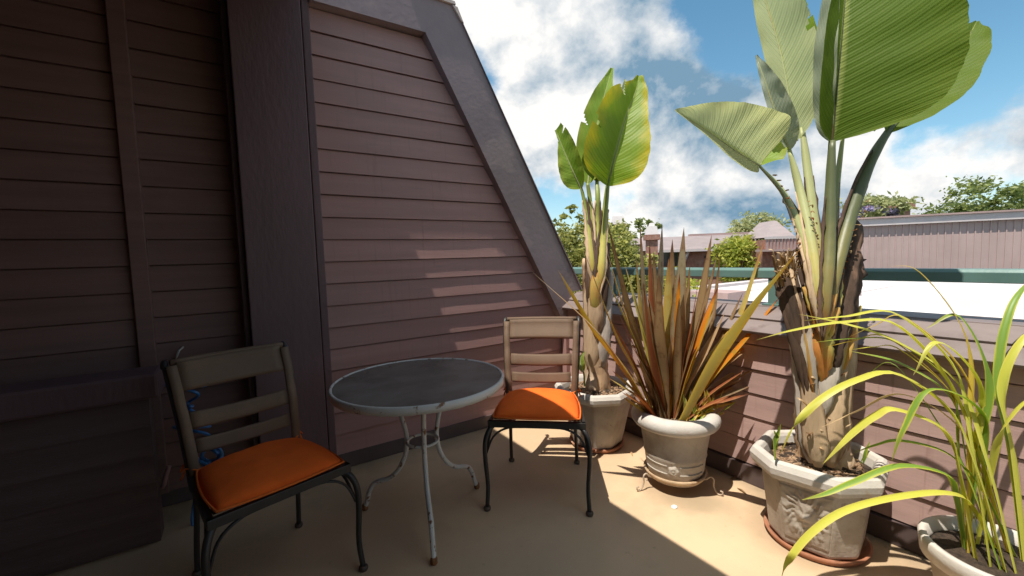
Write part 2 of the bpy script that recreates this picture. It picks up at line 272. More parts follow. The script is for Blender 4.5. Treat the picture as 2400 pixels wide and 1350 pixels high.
# ------------------------------------------------------------------ helpers
def obj(name, bm, m, parent=None, smooth=True, bev=0):
    me = bpy.data.meshes.new(name)
    bmesh.ops.recalc_face_normals(bm, faces=bm.faces) if not bm.loops.layers.uv else None
    bm.to_mesh(me); bm.free()
    if isinstance(m, str): m = M[m]
    me.materials.append(m)
    if smooth:
        for p in me.polygons: p.use_smooth = True
    o = bpy.data.objects.new(name, me); COL.objects.link(o)
    if parent: o.parent = parent
    if bev:
        md = o.modifiers.new('bevel', 'BEVEL'); md.width = bev; md.segments = 2; md.limit_method = 'ANGLE'; md.angle_limit = R(40)
    return o
def tag(o, label=None, cat=None, group=None, kind=None):
    for k, v in (('label', label), ('category', cat), ('group', group), ('kind', kind)):
        if v: o[k] = v
    return o
def thing(name, label, cat, loc=(0, 0, 0), rz=0, group=None):
    o = bpy.data.objects.new(name, None); COL.objects.link(o); o.location = loc; o.rotation_euler = (0, 0, rz); o.empty_display_size = .1
    return tag(o, label, cat, group)
def hexa(bm, c):
    """c: 8 corners, bottom ring then top ring"""
    v = [bm.verts.new(p) for p in c]
    for f in ((3, 2, 1, 0), (4, 5, 6, 7), (0, 1, 5, 4), (1, 2, 6, 5), (2, 3, 7, 6), (3, 0, 4, 7)): bm.faces.new([v[i] for i in f])
def box(bm, x0, x1, y0, y1, z0, z1):
    hexa(bm, [(x0, y0, z0), (x1, y0, z0), (x1, y1, z0), (x0, y1, z0), (x0, y0, z1), (x1, y0, z1), (x1, y1, z1), (x0, y1, z1)])
def boxo(name, d, m, parent=None, bev=0): 
    bm = bmesh.new(); box(bm, *d); return obj(name, bm, m, parent, False, bev)
def prism(bm, prof, y0, y1):
    """XZ profile pushed along Y"""
    a = [bm.verts.new((x, y0, z)) for x, z in prof]; b = [bm.verts.new((x, y1, z)) for x, z in prof]; n = len(prof)
    bm.faces.new(a); bm.faces.new(b[::-1])
    for i in range(n): bm.faces.new((a[i], b[i], b[(i + 1) % n], a[(i + 1) % n]))
def prismx(bm, prof, x0, x1):
    a = [bm.verts.new((x0, y, z)) for y, z in prof]; b = [bm.verts.new((x1, y, z)) for y, z in prof]; n = len(prof)
    bm.faces.new(a[::-1]); bm.faces.new(b)
    for i in range(n): bm.faces.new((a[i], a[(i + 1) % n], b[(i + 1) % n], b[i]))
def cat(pts, n):
    """smooth curve through the points, n samples; works on tuples of any length"""
    pts = [tuple(p) for p in pts]
    if len(pts) == 2: pts = [pts[0], tuple((a + b) / 2 for a, b in zip(*pts)), pts[1]]
    P = [tuple(2 * a - b for a, b in zip(pts[0], pts[1]))] + pts + [tuple(2 * a - b for a, b in zip(pts[-1], pts[-2]))]
    S = len(pts) - 1; out = []
    for i in range(n):
        t = i / (n - 1) * S; k = min(int(t), S - 1); t -= k
        out.append(tuple(.5 * (2 * b + (c - a) * t + (2 * a - 5 * b + 4 * c - d) * t * t + (3 * b - a - 3 * c + d) * t ** 3) for a, b, c, d in zip(*P[k:k + 4])))
    return out
def interp(xs, t):
    n = len(xs) - 1; t = max(0, min(1, t)) * n; k = min(int(t), n - 1); t -= k; t = t * t * (3 - 2 * t) if n > 3 else t
    return xs[k] + (xs[k + 1] - xs[k]) * t
def frames(pts):
    pts = [Vector(p) for p in pts]; T = []
    for i in range(len(pts)):
        T.append((pts[min(i + 1, len(pts) - 1)] - pts[max(i - 1, 0)]).normalized())
    n = T[0].cross(Vector((0, 0, 1)));
    if n.length < .1: n = T[0].cross(Vector((1, 0, 0)))
    n.normalize(); N = []
    for t in T:
        n = (n - t * n.dot(t)).normalized(); N.append(n)
    return pts, T, N
def tube(bm, pts, rad, seg=8, closed=False, flat=1.0, rough=0, tw=0):
    pts, T, N = frames(pts); rings = []
    for i, (p, t, n) in enumerate(zip(pts, T, N)):
        b = t.cross(n); r = rad if isinstance(rad, (int, float)) else interp(rad, i / (len(pts) - 1)); ring = []
        for k in range(seg):
            a = 2 * math.pi * k / seg + tw
            rr = r * (1 + (rough * mnoise.noise(Vector((k * .9, i * .45, r * 50))) if rough else 0))
            ring.append(bm.verts.new(p + n * (math.cos(a) * rr) + b * (math.sin(a) * rr * flat)))
        rings.append(ring)
    m = len(rings)
    for i in range(m if closed else m - 1):
        A = rings[i]; B = rings[(i + 1) % m]
        for k in range(seg): bm.faces.new((A[k], A[(k + 1) % seg], B[(k + 1) % seg], B[k]))
    if not closed:
        bm.faces.new(rings[0][::-1]); bm.faces.new(rings[-1])
def tubeo(name, pts, rad, m, parent=None, seg=8, closed=False, flat=1.0, rough=0, tw=0):
    bm = bmesh.new(); tube(bm, pts, rad, seg, closed, flat, rough, tw); return obj(name, bm, m, parent)
def lathe(bm, prof, seg=40, c=(0, 0), closed=False):
    rings = [[bm.verts.new((c[0] + r * math.cos(2 * math.pi * k / seg), c[1] + r * math.sin(2 * math.pi * k / seg), z)) for k in range(seg)] for r, z in prof]
    n = len(rings)
    for i in range(n if closed else n - 1):
        A = rings[i]; B = rings[(i + 1) % n]
        for k in range(seg): bm.faces.new((A[k], A[(k + 1) % seg], B[(k + 1) % seg], B[k]))
    if not closed:
        bm.faces.new(rings[0][::-1]); bm.faces.new(rings[-1])
def circ(r, n, z=0, c=(0, 0), a0=0): return [(c[0] + r * math.cos(a0 + 2 * math.pi * k / n), c[1] + r * math.sin(a0 + 2 * math.pi * k / n), z) for k in range(n)]

# ------------------------------------------------------------------ ground, floor
bm = bmesh.new(); s = 900
v = [bm.verts.new(p) for p in ((-s, -s, -6.6), (s, -s, -6.6), (s, s, -6.6), (-s, s, -6.6))]; bm.faces.new(v)
tag(obj('ground', bm, 'ground', None, False), kind='structure')
XB = 2.49
tag(boxo('terrace_floor', (-1.6, XB + .02, -2.4, 3.12, -.25, 0), 'floor'), kind='structure')

# ------------------------------------------------------------------ house
WY = 2.94; PITCH = .1435; ZTOP = 2.97
def xin(z): return 1.22 + .55 * (ZTOP - z)
def xout(z): return 1.585 + .55 * (ZTOP - z)
H = thing('terrace_house', 'dark mauve clapboard house with wide corner post and sloping roof edge along the terrace', 'house', (0, 0, 0))
def lap(parent, name, x0, x1f, z0, z1, y, m, thick=.0155):
    """one lapped board on a wall that faces -Y; x1f(z) gives its right end"""
    bm = bmesh.new(); zt = z1 - .0065; yb = y - thick * random.uniform(.82, 1.18); yt = y - .004
    xa, xb = x1f(z0), x1f(zt); j = random.uniform(-.0012, .0012)
    n = 6; A = []
    for i in range(n + 1):
        t = i / n; w = random.uniform(-.0014, .0014)
        xl, xh = x0 + (xa - x0) * t, x0 + (xb - x0) * t
        A.append([bm.verts.new(p) for p in ((xl, yb + w, z0 + j), (xl, yb + w + .0055, z0 + j), (xh, yt + .0055, zt), (xh, yt, zt))])
    for a, b in zip(A, A[1:]):
        for k in range(4): bm.faces.new((a[k], a[(k + 1) % 4], b[(k + 1) % 4], b[k]))
    bm.faces.new(A[0][::-1]); bm.faces.new(A[-1])
    return obj(name, bm, m, parent, False)
zk = .099
z = zk - PITCH
k = 0
while z < ZTOP - .02:
    z1 = min(z + PITCH, ZTOP + .02); zb = max(z, .10 if k == 0 else z)
    if z1 - zb > .03: lap(H, 'siding_board', .47, lambda q: min(xin(q) + .05, XB + .03), zb, z1, WY, 'siding')
    z += PITCH; k += 1
z = .075; RY = 3.10; 
while z < 3.2:
    lap(H, 'siding_board', -.40, lambda q: .10, z, z + .147, RY, 'alcove_shade')
    lap(H, 'siding_board', -1.62, lambda q: -.47, z, z + .147, RY, 'alcove_shade')
    z += .147
boxo('base_board', (.45, XB + .01, WY - .028, WY + .03, .004, .10), 'caulk', H)
boxo('base_board', (-1.62, .10, RY - .026, RY + .03, .004, .085), 'caulk', H)
boxo('corner_board', (-.472, -.398, RY - .045, RY + .02, .086, 3.25), 'alcove_shade', H, .004)
p = boxo('corner_post', (.06, .435, 2.885, 3.13, .004, 3.12), 'trim_shade', H, .006)
boxo('edge_strip', (.440, .486, 2.90, 3.12, .004, 3.12), 'trim_shade', p, .006)
boxo('edge_strip', (.028, .058, 2.955, 3.12, .004, 3.12), 'trim_shade', p, .004)
# fascia and sloped trim: one bent band, 6 cm proud
TP = .082
bm = bmesh.new(); prism(bm, [(.487, ZTOP), (xin(ZTOP), ZTOP), (xout(3.21), 3.21), (.487, 3.21)], WY - TP, WY + .03)
obj('fascia_board', bm, 'trim', H, False)
bm = bmesh.new()
zl = ZTOP - (XB + .03 - 1.222) / .55
prism(bm, [(xin(ZTOP) + .0004, ZTOP), (XB + .03, zl), (XB + .03, 1.06), (xout(1.06), 1.06), (xout(3.21) + .0004, 3.21)], WY - TP - .0015, WY + .028)
obj('sloped_trim', bm, 'trim', H, False)
bm = bmesh.new(); prism(bm, [(xout(3.24), 3.235), (xout(1.07) + .014, 1.07), (xout(1.07), 1.07), (xout(3.21), 3.21)], WY - TP - .018, WY + .2)
obj('roof_edge', bm, 'trim', H, False)
bm = bmesh.new(); prism(bm, [(1.10, 3.214), (xout(3.21) + .006, 3.214), (xout(3.24) + .014, 3.235), (1.10, 3.235)], WY - TP - .02, WY + .15); obj('flashing', bm, 'flash', H, False)
bm = bmesh.new(); prism(bm, [(xout(3.20) + .012, 3.20), (xout(3.10) + .004, 3.10), (xout(3.10) - .016, 3.115), (xout(3.20) - .028, 3.205)], WY - TP - .021, WY - TP - .004); obj('flashing', bm, 'flash', H, False)
# body behind the boards
bm = bmesh.new(); prism(bm, [(.07, -6.6), (2.70, -6.6), (2.70, ZTOP - (2.70 - 1.57) / .55), (xout(3.2) - .015, 3.2), (.07, 3.2)], WY + .024, 8.5); obj('wall', bm, 'siding', H, False)
bm = bmesh.new(); prism(bm, [(-6, -6.6), (.06, -6.6), (.06, 3.2), (-6, 3.2)], RY + .024, 8.5); obj('wall', bm, 'alcove_shade', H, False)
# side wall and deep overhang on the shaded side (unseen; walls and low slabs put in to darken it)
boxo('shade_side_wall', (-1.9, -1.63, -2.4, 3.09, -6.6, 3.1), 'alcove_shade', H)  # unseen, placed to block light on the left
bm = bmesh.new(); q = lambda z: 1.67 - .39 * z
hexa(bm, [(-6, -2.4, 2.40), (q(2.45), -2.4, 2.40), (q(2.45), 1.52, 2.40), (-6, 1.52, 2.40), (-6, -2.4, 2.45), (q(2.45), -2.4, 2.45), (q(2.45), 1.52, 2.45), (-6, 1.52, 2.45)]); obj('shade_overhang', bm, 'soffit', H, False)  # unseen slab set low to cut light reaching the left side
bm = bmesh.new()
hexa(bm, [(-6, 1.522, 2.40), (q(2.45), 1.522, 2.40), (q(3.20), 2.93, 3.15), (-6, 2.93, 3.15), (-6, 1.522, 2.45), (q(2.45), 1.522, 2.45), (q(3.20), 2.93, 3.20), (-6, 2.93, 3.20)]); obj('shade_overhang', bm, 'soffit', H, False)  # unseen, sloped to block more light while keeping the floor shadow line
boxo('shade_overhang', (-6, .44, 2.932, 3.4, 3.13, 3.31), 'soffit', H)
boxo('shade_rear_wall', (-1.62, .47, -.75, -.55, -6.6, 3.12), 'alcove_shade', H)  # unseen wall added behind the camera to keep the left dark
bm = bmesh.new(); prism(bm, [(-1.6, -6.6), (XB + .05, -6.6), (XB + .05, -.26), (-1.6, -.26)], -2.4, WY); obj('lower_storey', bm, 'siding', H, False)

# low wall beside the shaded chair
LW = thing('low_wall', 'low clapboard wall with rounded grey cap in the dark corner behind the shaded chair', 'low wall')
boxo('wall', (-1.6, -.40, 2.70, 2.82, .004, .745), 'low_wall_shade', LW)
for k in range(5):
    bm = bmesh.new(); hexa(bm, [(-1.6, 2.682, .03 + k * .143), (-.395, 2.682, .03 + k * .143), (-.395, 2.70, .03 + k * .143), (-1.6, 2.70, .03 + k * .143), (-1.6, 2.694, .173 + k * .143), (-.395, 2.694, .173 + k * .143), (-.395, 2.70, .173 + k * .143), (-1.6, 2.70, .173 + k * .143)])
    obj('siding_board', bm, 'low_wall_shade', LW, False)
boxo('cap', (-1.6, -.345, 2.63, 2.85, .75, .875), 'trim_shade', LW, .014)

# ------------------------------------------------------------------ parapet
PW = thing('parapet_wall', 'sunlit mauve clapboard parapet wall with sloped cap behind the potted plants', 'parapet')
Y0, Y1 = -2.4, WY - .03
def lapx(parent, z0, z1):
    bm = bmesh.new(); th = .0135 * random.uniform(.9, 1.1); A = []; n = 14
    for i in range(n + 1):
        y = Y0 + (Y1 - Y0) * i / n; w = random.uniform(-.001, .001)
        A.append([bm.verts.new(p) for p in ((XB - th + w, y, z0), (XB - th + w + .0055, y, z0), (XB + .0015, y, z1 - .007), (XB - .004, y, z1 - .007))])
    for a, b in zip(A, A[1:]):
        for q in range(4): bm.faces.new((a[q], b[q], b[(q + 1) % 4], a[(q + 1) % 4]))
    bm.faces.new(A[0]); bm.faces.new(A[-1][::-1]); obj('siding_board', bm, 'siding2', parent, False)
for k in range(5): lapx(PW, .118 + k * PITCH, min(.118 + (k + 1) * PITCH, .845))
boxo('base_board', (XB - .03, XB + .02, Y0, Y1, .004, .108), 'caulk', PW)
boxo('top_board', (XB - .022, XB + .03, Y0, Y1, .838, .905), 'siding2', PW, .003)
boxo('core', (XB + .022, XB + .14, Y0, Y1, -.26, 1.00), 'siding2', PW)
boxo('corner_board', (XB - .05, XB + .02, WY - .088, WY - .032, .11, .836), 'siding', PW, .004)
def slope_board(x0, z0, x1, z1, t, name):
    bm = bmesh.new(); dx, dz = x1 - x0, z1 - z0; l = math.hypot(dx, dz); nx, nz = -dz / l * t, dx / l * t
    hexa(bm, [(x0 - nx, Y0, z0 - nz), (x1 - nx, Y0, z1 - nz), (x1 - nx, Y1 - .04, z1 - nz), (x0 - nx, Y1 - .04, z0 - nz), (x0, Y0, z0), (x1, Y0, z1), (x1, Y1 - .04, z1), (x0, Y1 - .04, z0)])
    return obj(name, bm, 'cap', PW, False, .003)
slope_board(XB - .085, .925, XB + .012, .985, .02, 'cap_board')
slope_board(XB - .004, .990, XB + .095, 1.05, .018, 'cap_board')
boxo('cap_board', (XB + .09, XB + .30, Y0, Y1 - .04, 1.030, 1.052), 'cap', PW, .003)

RL = thing('guard_rail', 'teal green painted metal guard rail on top of the parapet', 'railing')
XR = XB + .16
bm = bmesh.new()
prof = [(XR - .035, 1.213), (XR + .035, 1.213), (XR + .035, 1.258), (XR + .022, 1.272), (XR - .022, 1.272), (XR - .035, 1.258)]
prism(bm, prof, Y0, 3.25); obj('top_rail', bm, 'rail', RL, False, .003)
for y in (-1.3, -.06, 1.205, 2.45):
    q = boxo('post', (XR - .028, XR + .028, y - .028, y + .028, 1.056, 1.211), 'rail', RL, .003)
    boxo('base_plate', (XR - .05, XR + .05, y - .05, y + .05, 1.0535, 1.062), 'rail', q)

# ------------------------------------------------------------------ chairs
def make_chair(label, loc, facing, group):
    t = thing('patio_chair', label, 'chair', (*loc, 0), facing - math.pi / 2, group)
    SH = .452
    # seat frame: four bars
    fw, rw, fy, ry = .255, .222, .225, -.225
    cs = [(-fw, fy), (fw, fy), (rw, ry), (-rw, ry)]
    bm = bmesh.new()
    for i in range(4):
        a = Vector((*cs[i], SH)); b = Vector((*cs[(i + 1) % 4], SH)); d = (b - a).normalized(); n = Vector((-d.y, d.x, 0)) * .012; e = d * .012; u = Vector((0, 0, .018))
        a = a - e * .99; b = b + e * .98
        hexa(bm, [a - n - u, b - n - u, b + n - u, a + n - u, a - n + u, b - n + u, b + n + u, a + n + u])
    obj('seat_frame', bm, 'iron', t, False, .003)
    bm = bmesh.new(); 
    for i in range(5):
        y = -.17 + i * .085; w = rw + (fw - rw) * (y - ry) / (fy - ry) - .013
        box(bm, -w, w, y - .022, y + .022, SH + .012, SH + .0165)
    obj('seat_straps', bm, 'iron', t, False)
    for s in (-1, 1):
        pth = cat([(s * .235, .205, SH - .012), (s * .262, .232, SH - .035), (s * .281, .252, SH - .090), (s * .283, .256, .27), (s * .273, .258, .13), (s * .277, .276, .012)], 22)
        l = tubeo('leg', pth, [.013, .014, .0135, .013, .012, .012], 'iron', t, 10)
        bm = bmesh.new(); lathe(bm, [(.010, .022), (.019, .018), (.021, .010), (.017, .0)], 14, (s * .277, .277)); obj('foot', bm, 'brown_rubber', l)
        l = tubeo('leg', cat([(s * .208, -.215, SH - .005), (s * .212, -.235, .28), (s * .217, -.265, .12), (s * .219, -.281, .012)], 14), .0115, 'iron', t, 10)
        bm = bmesh.new(); lathe(bm, [(.010, .022), (.018, .018), (.020, .010), (.016, .0)], 14, (s * .219, -.282)); obj('foot', bm, 'brown_rubber', l)
        # curved brace under the front rail and the side rail
        tubeo('brace', cat([(s * .276, .252, .30), (s * .235, .235, .388), (s * .16, .226, .430), (s * .06, .222, .436)], 14), .0075, 'iron', t, 7, flat=.7)
        tubeo('brace', cat([(s * .276, .245, .30), (s * .262, .19, .388), (s * .245, .11, .430), (s * .238, .02, .436)], 14), .0075, 'iron', t, 7, flat=.7)
        tubeo('brace', cat([(s * .212, -.25, .28), (s * .215, -.19, .385), (s * .225, -.1, .430), (s * .23, -.04, .436)], 12), .007, 'iron', t, 7, flat=.7)
        # back upright with its scroll
        up = cat([(s * .218, -.228, .40), (s * .226, -.240, .52), (s * .236, -.272, .67), (s * .246, -.326, .81), (s * .251, -.385, .905), (s * .248, -.410, .925), (s * .248, -.438, .917), (s * .248, -.446, .893)], 34)
        tubeo('back_upright', up, [.013, .013, .013, .0135, .0135, .0125, .012, .012], 'iron', t, 8, tw=.4)
    # back panel pieces lie just before the uprights
    def yb(z): return interp([-.212, -.222, -.252, -.303, -.364], (z - .40) / .52) 
    def sheet(x0, x1, z0, z1, bow=.0, th=.010):
        bm = bmesh.new(); nx, nz = 10, 6; G = []
        for i in range(nx + 1):
            row = []
            for j in range(nz + 1):
                x = x0 + (x1 - x0) * i / nx; z = z0 + (z1 - z0) * j / nz; dz = bow * (1 - (x / .22) ** 2)
                row.append((x, yb(z) - .02 * (1 - (x / .23) ** 2), z - dz))
            G.append(row)
        for off in (0, th):
            V = [[bm.verts.new((x, y + off, z)) for x, y, z in r] for r in G]
            for i in range(nx):
                for j in range(nz):
                    q = (V[i][j], V[i + 1][j], V[i + 1][j + 1], V[i][j + 1]); bm.faces.new(q if off else q[::-1])
            if off == 0: V0 = V
        ring = lambda V: [V[i][0] for i in range(nx + 1)] + [V[nx][j] for j in range(1, nz + 1)] + [V[i][nz] for i in range(nx - 1, -1, -1)] + [V[0][j] for j in range(nz - 1, 0, -1)]
        a, b = ring(V0), ring(V)
        for i in range(len(a)): bm.faces.new((a[i], a[(i + 1) % len(a)], b[(i + 1) % len(a)], b[i]))
        return bm
    for s in (-1, 1):
        bm = bmesh.new(); A = []
        for i in range(15):
            z = .44 + .475 * i / 14; y = yb(z); c = s * (.206 + .028 * (z - .44) / .47)
            A.append([bm.verts.new(p) for p in ((c - .019, y, z), (c + .019, y + .004, z), (c + .019, y + .016, z), (c - .019, y + .014, z))])
        for a, b in zip(A, A[1:]):
            for k in range(4): bm.faces.new((a[k], b[k], b[(k + 1) % 4], a[(k + 1) % 4]))
        bm.faces.new(A[0]); bm.faces.new(A[-1][::-1]); obj('back_stile', bm, 'tan_metal', t, True)
    obj('slat', sheet(-.214, .214, .808, .925), 'tan_metal', t); obj('slat', sheet(-.199, .199, .655, .722, .012), 'tan_metal', t); obj('slat', sheet(-.191, .191, .555, .612, .014), 'tan_metal', t)
    # rolled top edge
    t.scale = (1, 1, 1.035)
    tubeo('top_roll', cat([(x, -.378 - .02 * (1 - (x / .23) ** 2), .926) for x in (-.235, -.12, 0, .12, .235)], 12), .013, 'tan_metal', t, 8)
    return t
def make_cushion(label, loc, facing, group):
    t = thing('seat_cushion', label, 'cushion', (*loc, .488), facing - math.pi / 2, group)
    n = 26; bm = bmesh.new()
    def edge(u, v):
        # square to rounded trapezoid
        k = .30; x = u * math.sqrt(1 - k * v * v / 2); y = v * math.sqrt(1 - k * u * u / 2)
        y = y * .232; x = x * (.236 + .018 * y / .232); return x, y
    T, B = [], []
    for i in range(n + 1):
        a, b = [], []
        for j in range(n + 1):
            u, v = -1 + 2 * i / n, -1 + 2 * j / n; x, y = edge(u, v)
            m = max(abs(u), abs(v)); puff = (max(0, 1 - abs(u) ** 2.6) * max(0, 1 - abs(v) ** 2.6)) ** .55
            w = .004 * mnoise.noise(Vector((x * 11, y * 11, loc[0]))) + .002 * mnoise.noise(Vector((x * 30, y * 9, loc[1])))
            a.append(bm.verts.new((x, y, .020 + .062 * puff + w * puff)))
            b.append(None if m > .999 else bm.verts.new((x, y, .020 - .0195 * puff ** .5)))
        T.append(a); B.append(b)
    for i in range(n):
        for j in range(n):
            bm.faces.new((T[i][j], T[i + 1][j], T[i + 1][j + 1], T[i][j + 1]))
            q = [(B[a][b] or T[a][b]) for a, b in ((i, j), (i, j + 1), (i + 1, j + 1), (i + 1, j))]; bm.faces.new(q)
    obj('cover', bm, 'orange', t)
    ring = []
    for k in range(80):
        s = k / 20; q = int(s); f = -1 + 2 * (s - q)
        u, v = ((f, -1), (1, f), (-f, 1), (-1, -f))[q]; x, y = edge(u, v); ring.append((x * 1.008, y * 1.008, .020))
    tubeo('piping', ring, .0048, 'orange_dk', t, 6, True)
    for s in (-1, 1):
        tubeo('tie', cat([(s * .20, -.215, .02), (s * .235, -.245, .03), (s * .250, -.262, .018), (s * .238, -.275, .035), (s * .225, -.255, .05), (s * .252, -.268, -.02)], 26), .0055, 'orange_dk', t, 6, flat=.5)
    return t
F2 = R(-131.3); F1 = R(-75)
make_chair('tan slat backed patio chair half in sun between the table and the octagonal pot', (1.465, 1.970), F2, 'patio chairs')
make_cushion('bright orange seat cushion half lit by the sun', (1.465 + .02 * math.cos(F2), 1.970 + .02 * math.sin(F2)), F2, 'orange cushions')
make_chair('tan slat backed patio chair standing in deep shade by the corner post', (.057, 2.080), F1, 'patio chairs')
make_cushion('dull orange seat cushion on the chair in deep shade', (.057 + .02 * math.cos(F1), 2.080 + .02 * math.sin(F1)), F1, 'orange cushions')

# ------------------------------------------------------------------ table
TB = thing('bistro_table', 'round glass topped bistro table with chipped white metal frame', 'table', (.775, 2.085, 0))
TR, TZ = .440, .762
bm = bmesh.new(); lathe(bm, [(TR - .012, TZ - .034), (TR, TZ - .036), (TR + .003, TZ - .018), (TR + .001, TZ - .001), (TR - .004, TZ + .003), (TR - .012, TZ + .001), (TR - .014, TZ - .008)], 90, closed=True)
for v in bm.verts:
    if v.co.z < TZ - .03: v.co.z += .004 * mnoise.noise(v.co * 30)
rim = obj('rim', bm, 'table_white', TB)
bm = bmesh.new(); lathe(bm, [(TR - .0145, TZ - .0085), (TR - .0145, TZ - .0015)], 90); obj('glass_top', bm, 'glass', TB, False)
for k in range(3):
    a = R(-106.5) + k * 2 * math.pi / 3; ca, sa = math.cos(a), math.sin(a)
    prof = [(.205, TZ - .034), (.175, .66), (.125, .57), (.098, .48), (.092, .41), (.110, .325), (.155, .245), (.215, .195), (.272, .175), (.312, .150), (.338, .10), (.352, .05), (.368, .018)]
    pts = cat([(r * ca, r * sa, z) for r, z in prof], 44)
    l = tubeo('leg', pts, .0125, 'table_white', TB, 10)
    bm = bmesh.new(); lathe(bm, [(.0135, .032), (.016, .028), (.017, .006), (.013, 0)], 12, (.368 * ca, .368 * sa)); obj('foot', bm, 'rust', l)
tubeo('ring', circ(.082, 48, .425), .0075, 'table_white', TB, 8, True)
bm = bmesh.new()
for k in range(3):
    a = R(-106.5) + k * 2 * math.pi / 3 ; tube(bm, [(.19 * math.cos(a), .19 * math.sin(a), TZ - .026), ((TR - .02) * math.cos(a), (TR - .02) * math.sin(a), TZ - .026)], .010, 6, flat=.5)
obj('top_brace', bm, 'table_white', TB)

# ------------------------------------------------------------------ pots
def oct_ring(r, z, a0, w=27):
    """chamfered square: apothem r, wide faces at a0 + 90k"""
    out = []; rr = r / math.cos(R(w))
    for k in range(4):
        for s in (-1, 1):
            a = a0 + k * math.pi / 2 + s * R(w); out.append((rr * math.cos(a), rr * math.sin(a), z))
    return out
def bridge(bm, rings, cap=True):
    V = [[bm.verts.new(p) for p in r] for r in rings]; n = len(V[0])
    for A, B in zip(V, V[1:]):
        for k in range(n): bm.faces.new((A[k], A[(k + 1) % n], B[(k + 1) % n], B[k]))
    if cap: bm.faces.new(V[0][::-1]); bm.faces.new(V[-1])
def chips(bm, spots, z, size):
    for x, y, dz in spots:
        a = random.uniform(0, 6.3); L = size * random.uniform(.6, 1.6); w = L * random.uniform(.3, .6); h = L * .22; tlt = random.uniform(-.5, .5)
        c = Vector((x, y, z + dz)); e = Vector((math.cos(a), math.sin(a), tlt)) * L; f = Vector((-math.sin(a), math.cos(a), random.uniform(-.4, .4))) * w; g = Vector((0, 0, h))
        hexa(bm, [c - e - f * .6 - g, c + e - f - g, c + e * .9 + f - g, c - e + f - g, c - e * .9 - f * .6 + g, c + e * .8 - f * .8 + g, c + e * .7 + f * .7 + g, c - e * .8 + f + g])
def oct_pot(label, loc, a0, top, base, h, rim_h, lip, soil_drop, z0=.02):
    t = thing('stone_planter', label, 'planter', (*loc, z0))
    bm = bmesh.new(); bridge(bm, [oct_ring(base, 0, a0), oct_ring(base + .006, .02, a0), oct_ring(top - lip, h - rim_h, a0), oct_ring(top - lip - .02, h - rim_h + .01, a0)]); obj('body', bm, 'pot', t, False, .012)
    bm = bmesh.new()
    rings = [oct_ring(top - lip - .012, h - rim_h - .004, a0), oct_ring(top - .010, h - rim_h, a0), oct_ring(top, h - rim_h * .72, a0), oct_ring(top + .003, h - rim_h * .4, a0), oct_ring(top - .008, h - .010, a0), oct_ring(top - .022, h, a0), oct_ring(top - .038, h - .005, a0), oct_ring(top - .048, h - .022, a0), oct_ring(top - .062, h - soil_drop - .03, a0), oct_ring(top - lip - .030, h - rim_h - .004, a0)]
    V = [[bm.verts.new(p) for p in r] for r in rings]
    for A, B in zip(V, V[1:] + V[:1]):
        for k in range(8): bm.faces.new((A[k], A[(k + 1) % 8], B[(k + 1) % 8], B[k]))
    obj('rim', bm, 'pot_rim', t, False, .006)
    bm = bmesh.new(); zs = h - soil_drop; n = 14
    vs = []
    rs = oct_ring(top - .058, zs, a0); c0 = bm.verts.new((0, 0, zs + .035)); V1 = []; V2 = []
    for i in range(8):
        for s in range(3):
            p = Vector(rs[i]).lerp(Vector(rs[(i + 1) % 8]), s / 3); V2.append(bm.verts.new(p)); q = p * .55; q.z = zs + .025 + random.uniform(-.006, .008); V1.append(bm.verts.new(q))
    m = len(V1)
    for i in range(m): bm.faces.new((c0, V1[i], V1[(i + 1) % m])); bm.faces.new((V1[i], V2[i], V2[(i + 1) % m], V1[(i + 1) % m]))
    obj('soil', bm, 'soil', t)
    bm = bmesh.new(); sp = []
    for i in range(420):
        a = random.uniform(0, 6.3); r = (top - .075) * math.sqrt(random.uniform(0.02, 1)); sp.append((r * math.cos(a), r * math.sin(a), .03 * (1 - r / top) + .006))
    chips(bm, sp, zs, .011 * (top / .25)); tag(obj('bark_mulch', bm, 'chips', t, False), kind='stuff')
    return t
def saucer(label, loc, r, m, h=.03):
    bm = bmesh.new(); lathe(bm, [(r * .86, 0), (r * .93, .002), (r, h), (r - .010, h + .002), (r * .88, .012), (.02, .010)], 44)
    o = obj('pot_saucer', bm, m); o.location = (*loc, .0015); tag(o, label, 'saucer'); return o
P1 = (2.145, 2.185); P2 = (2.115, 1.505); P3 = (2.232, .822); P4 = (2.165, .245)
oct_pot('octagonal pale stone planter holding the slender bird of paradise plant', P1, R(195), .268, .158, .425, .075, .038, .05)
saucer('small terracotta saucer under the octagonal planter beside the chair', P1, .198, 'terracotta')
big = oct_pot('large octagonal stone planter with carved relief holding the thick trunked plant', P3, R(190), .247, .168, .41, .085, .04, .055)
saucer('wide terracotta saucer under the large carved planter', P3, .212, 'terracotta')
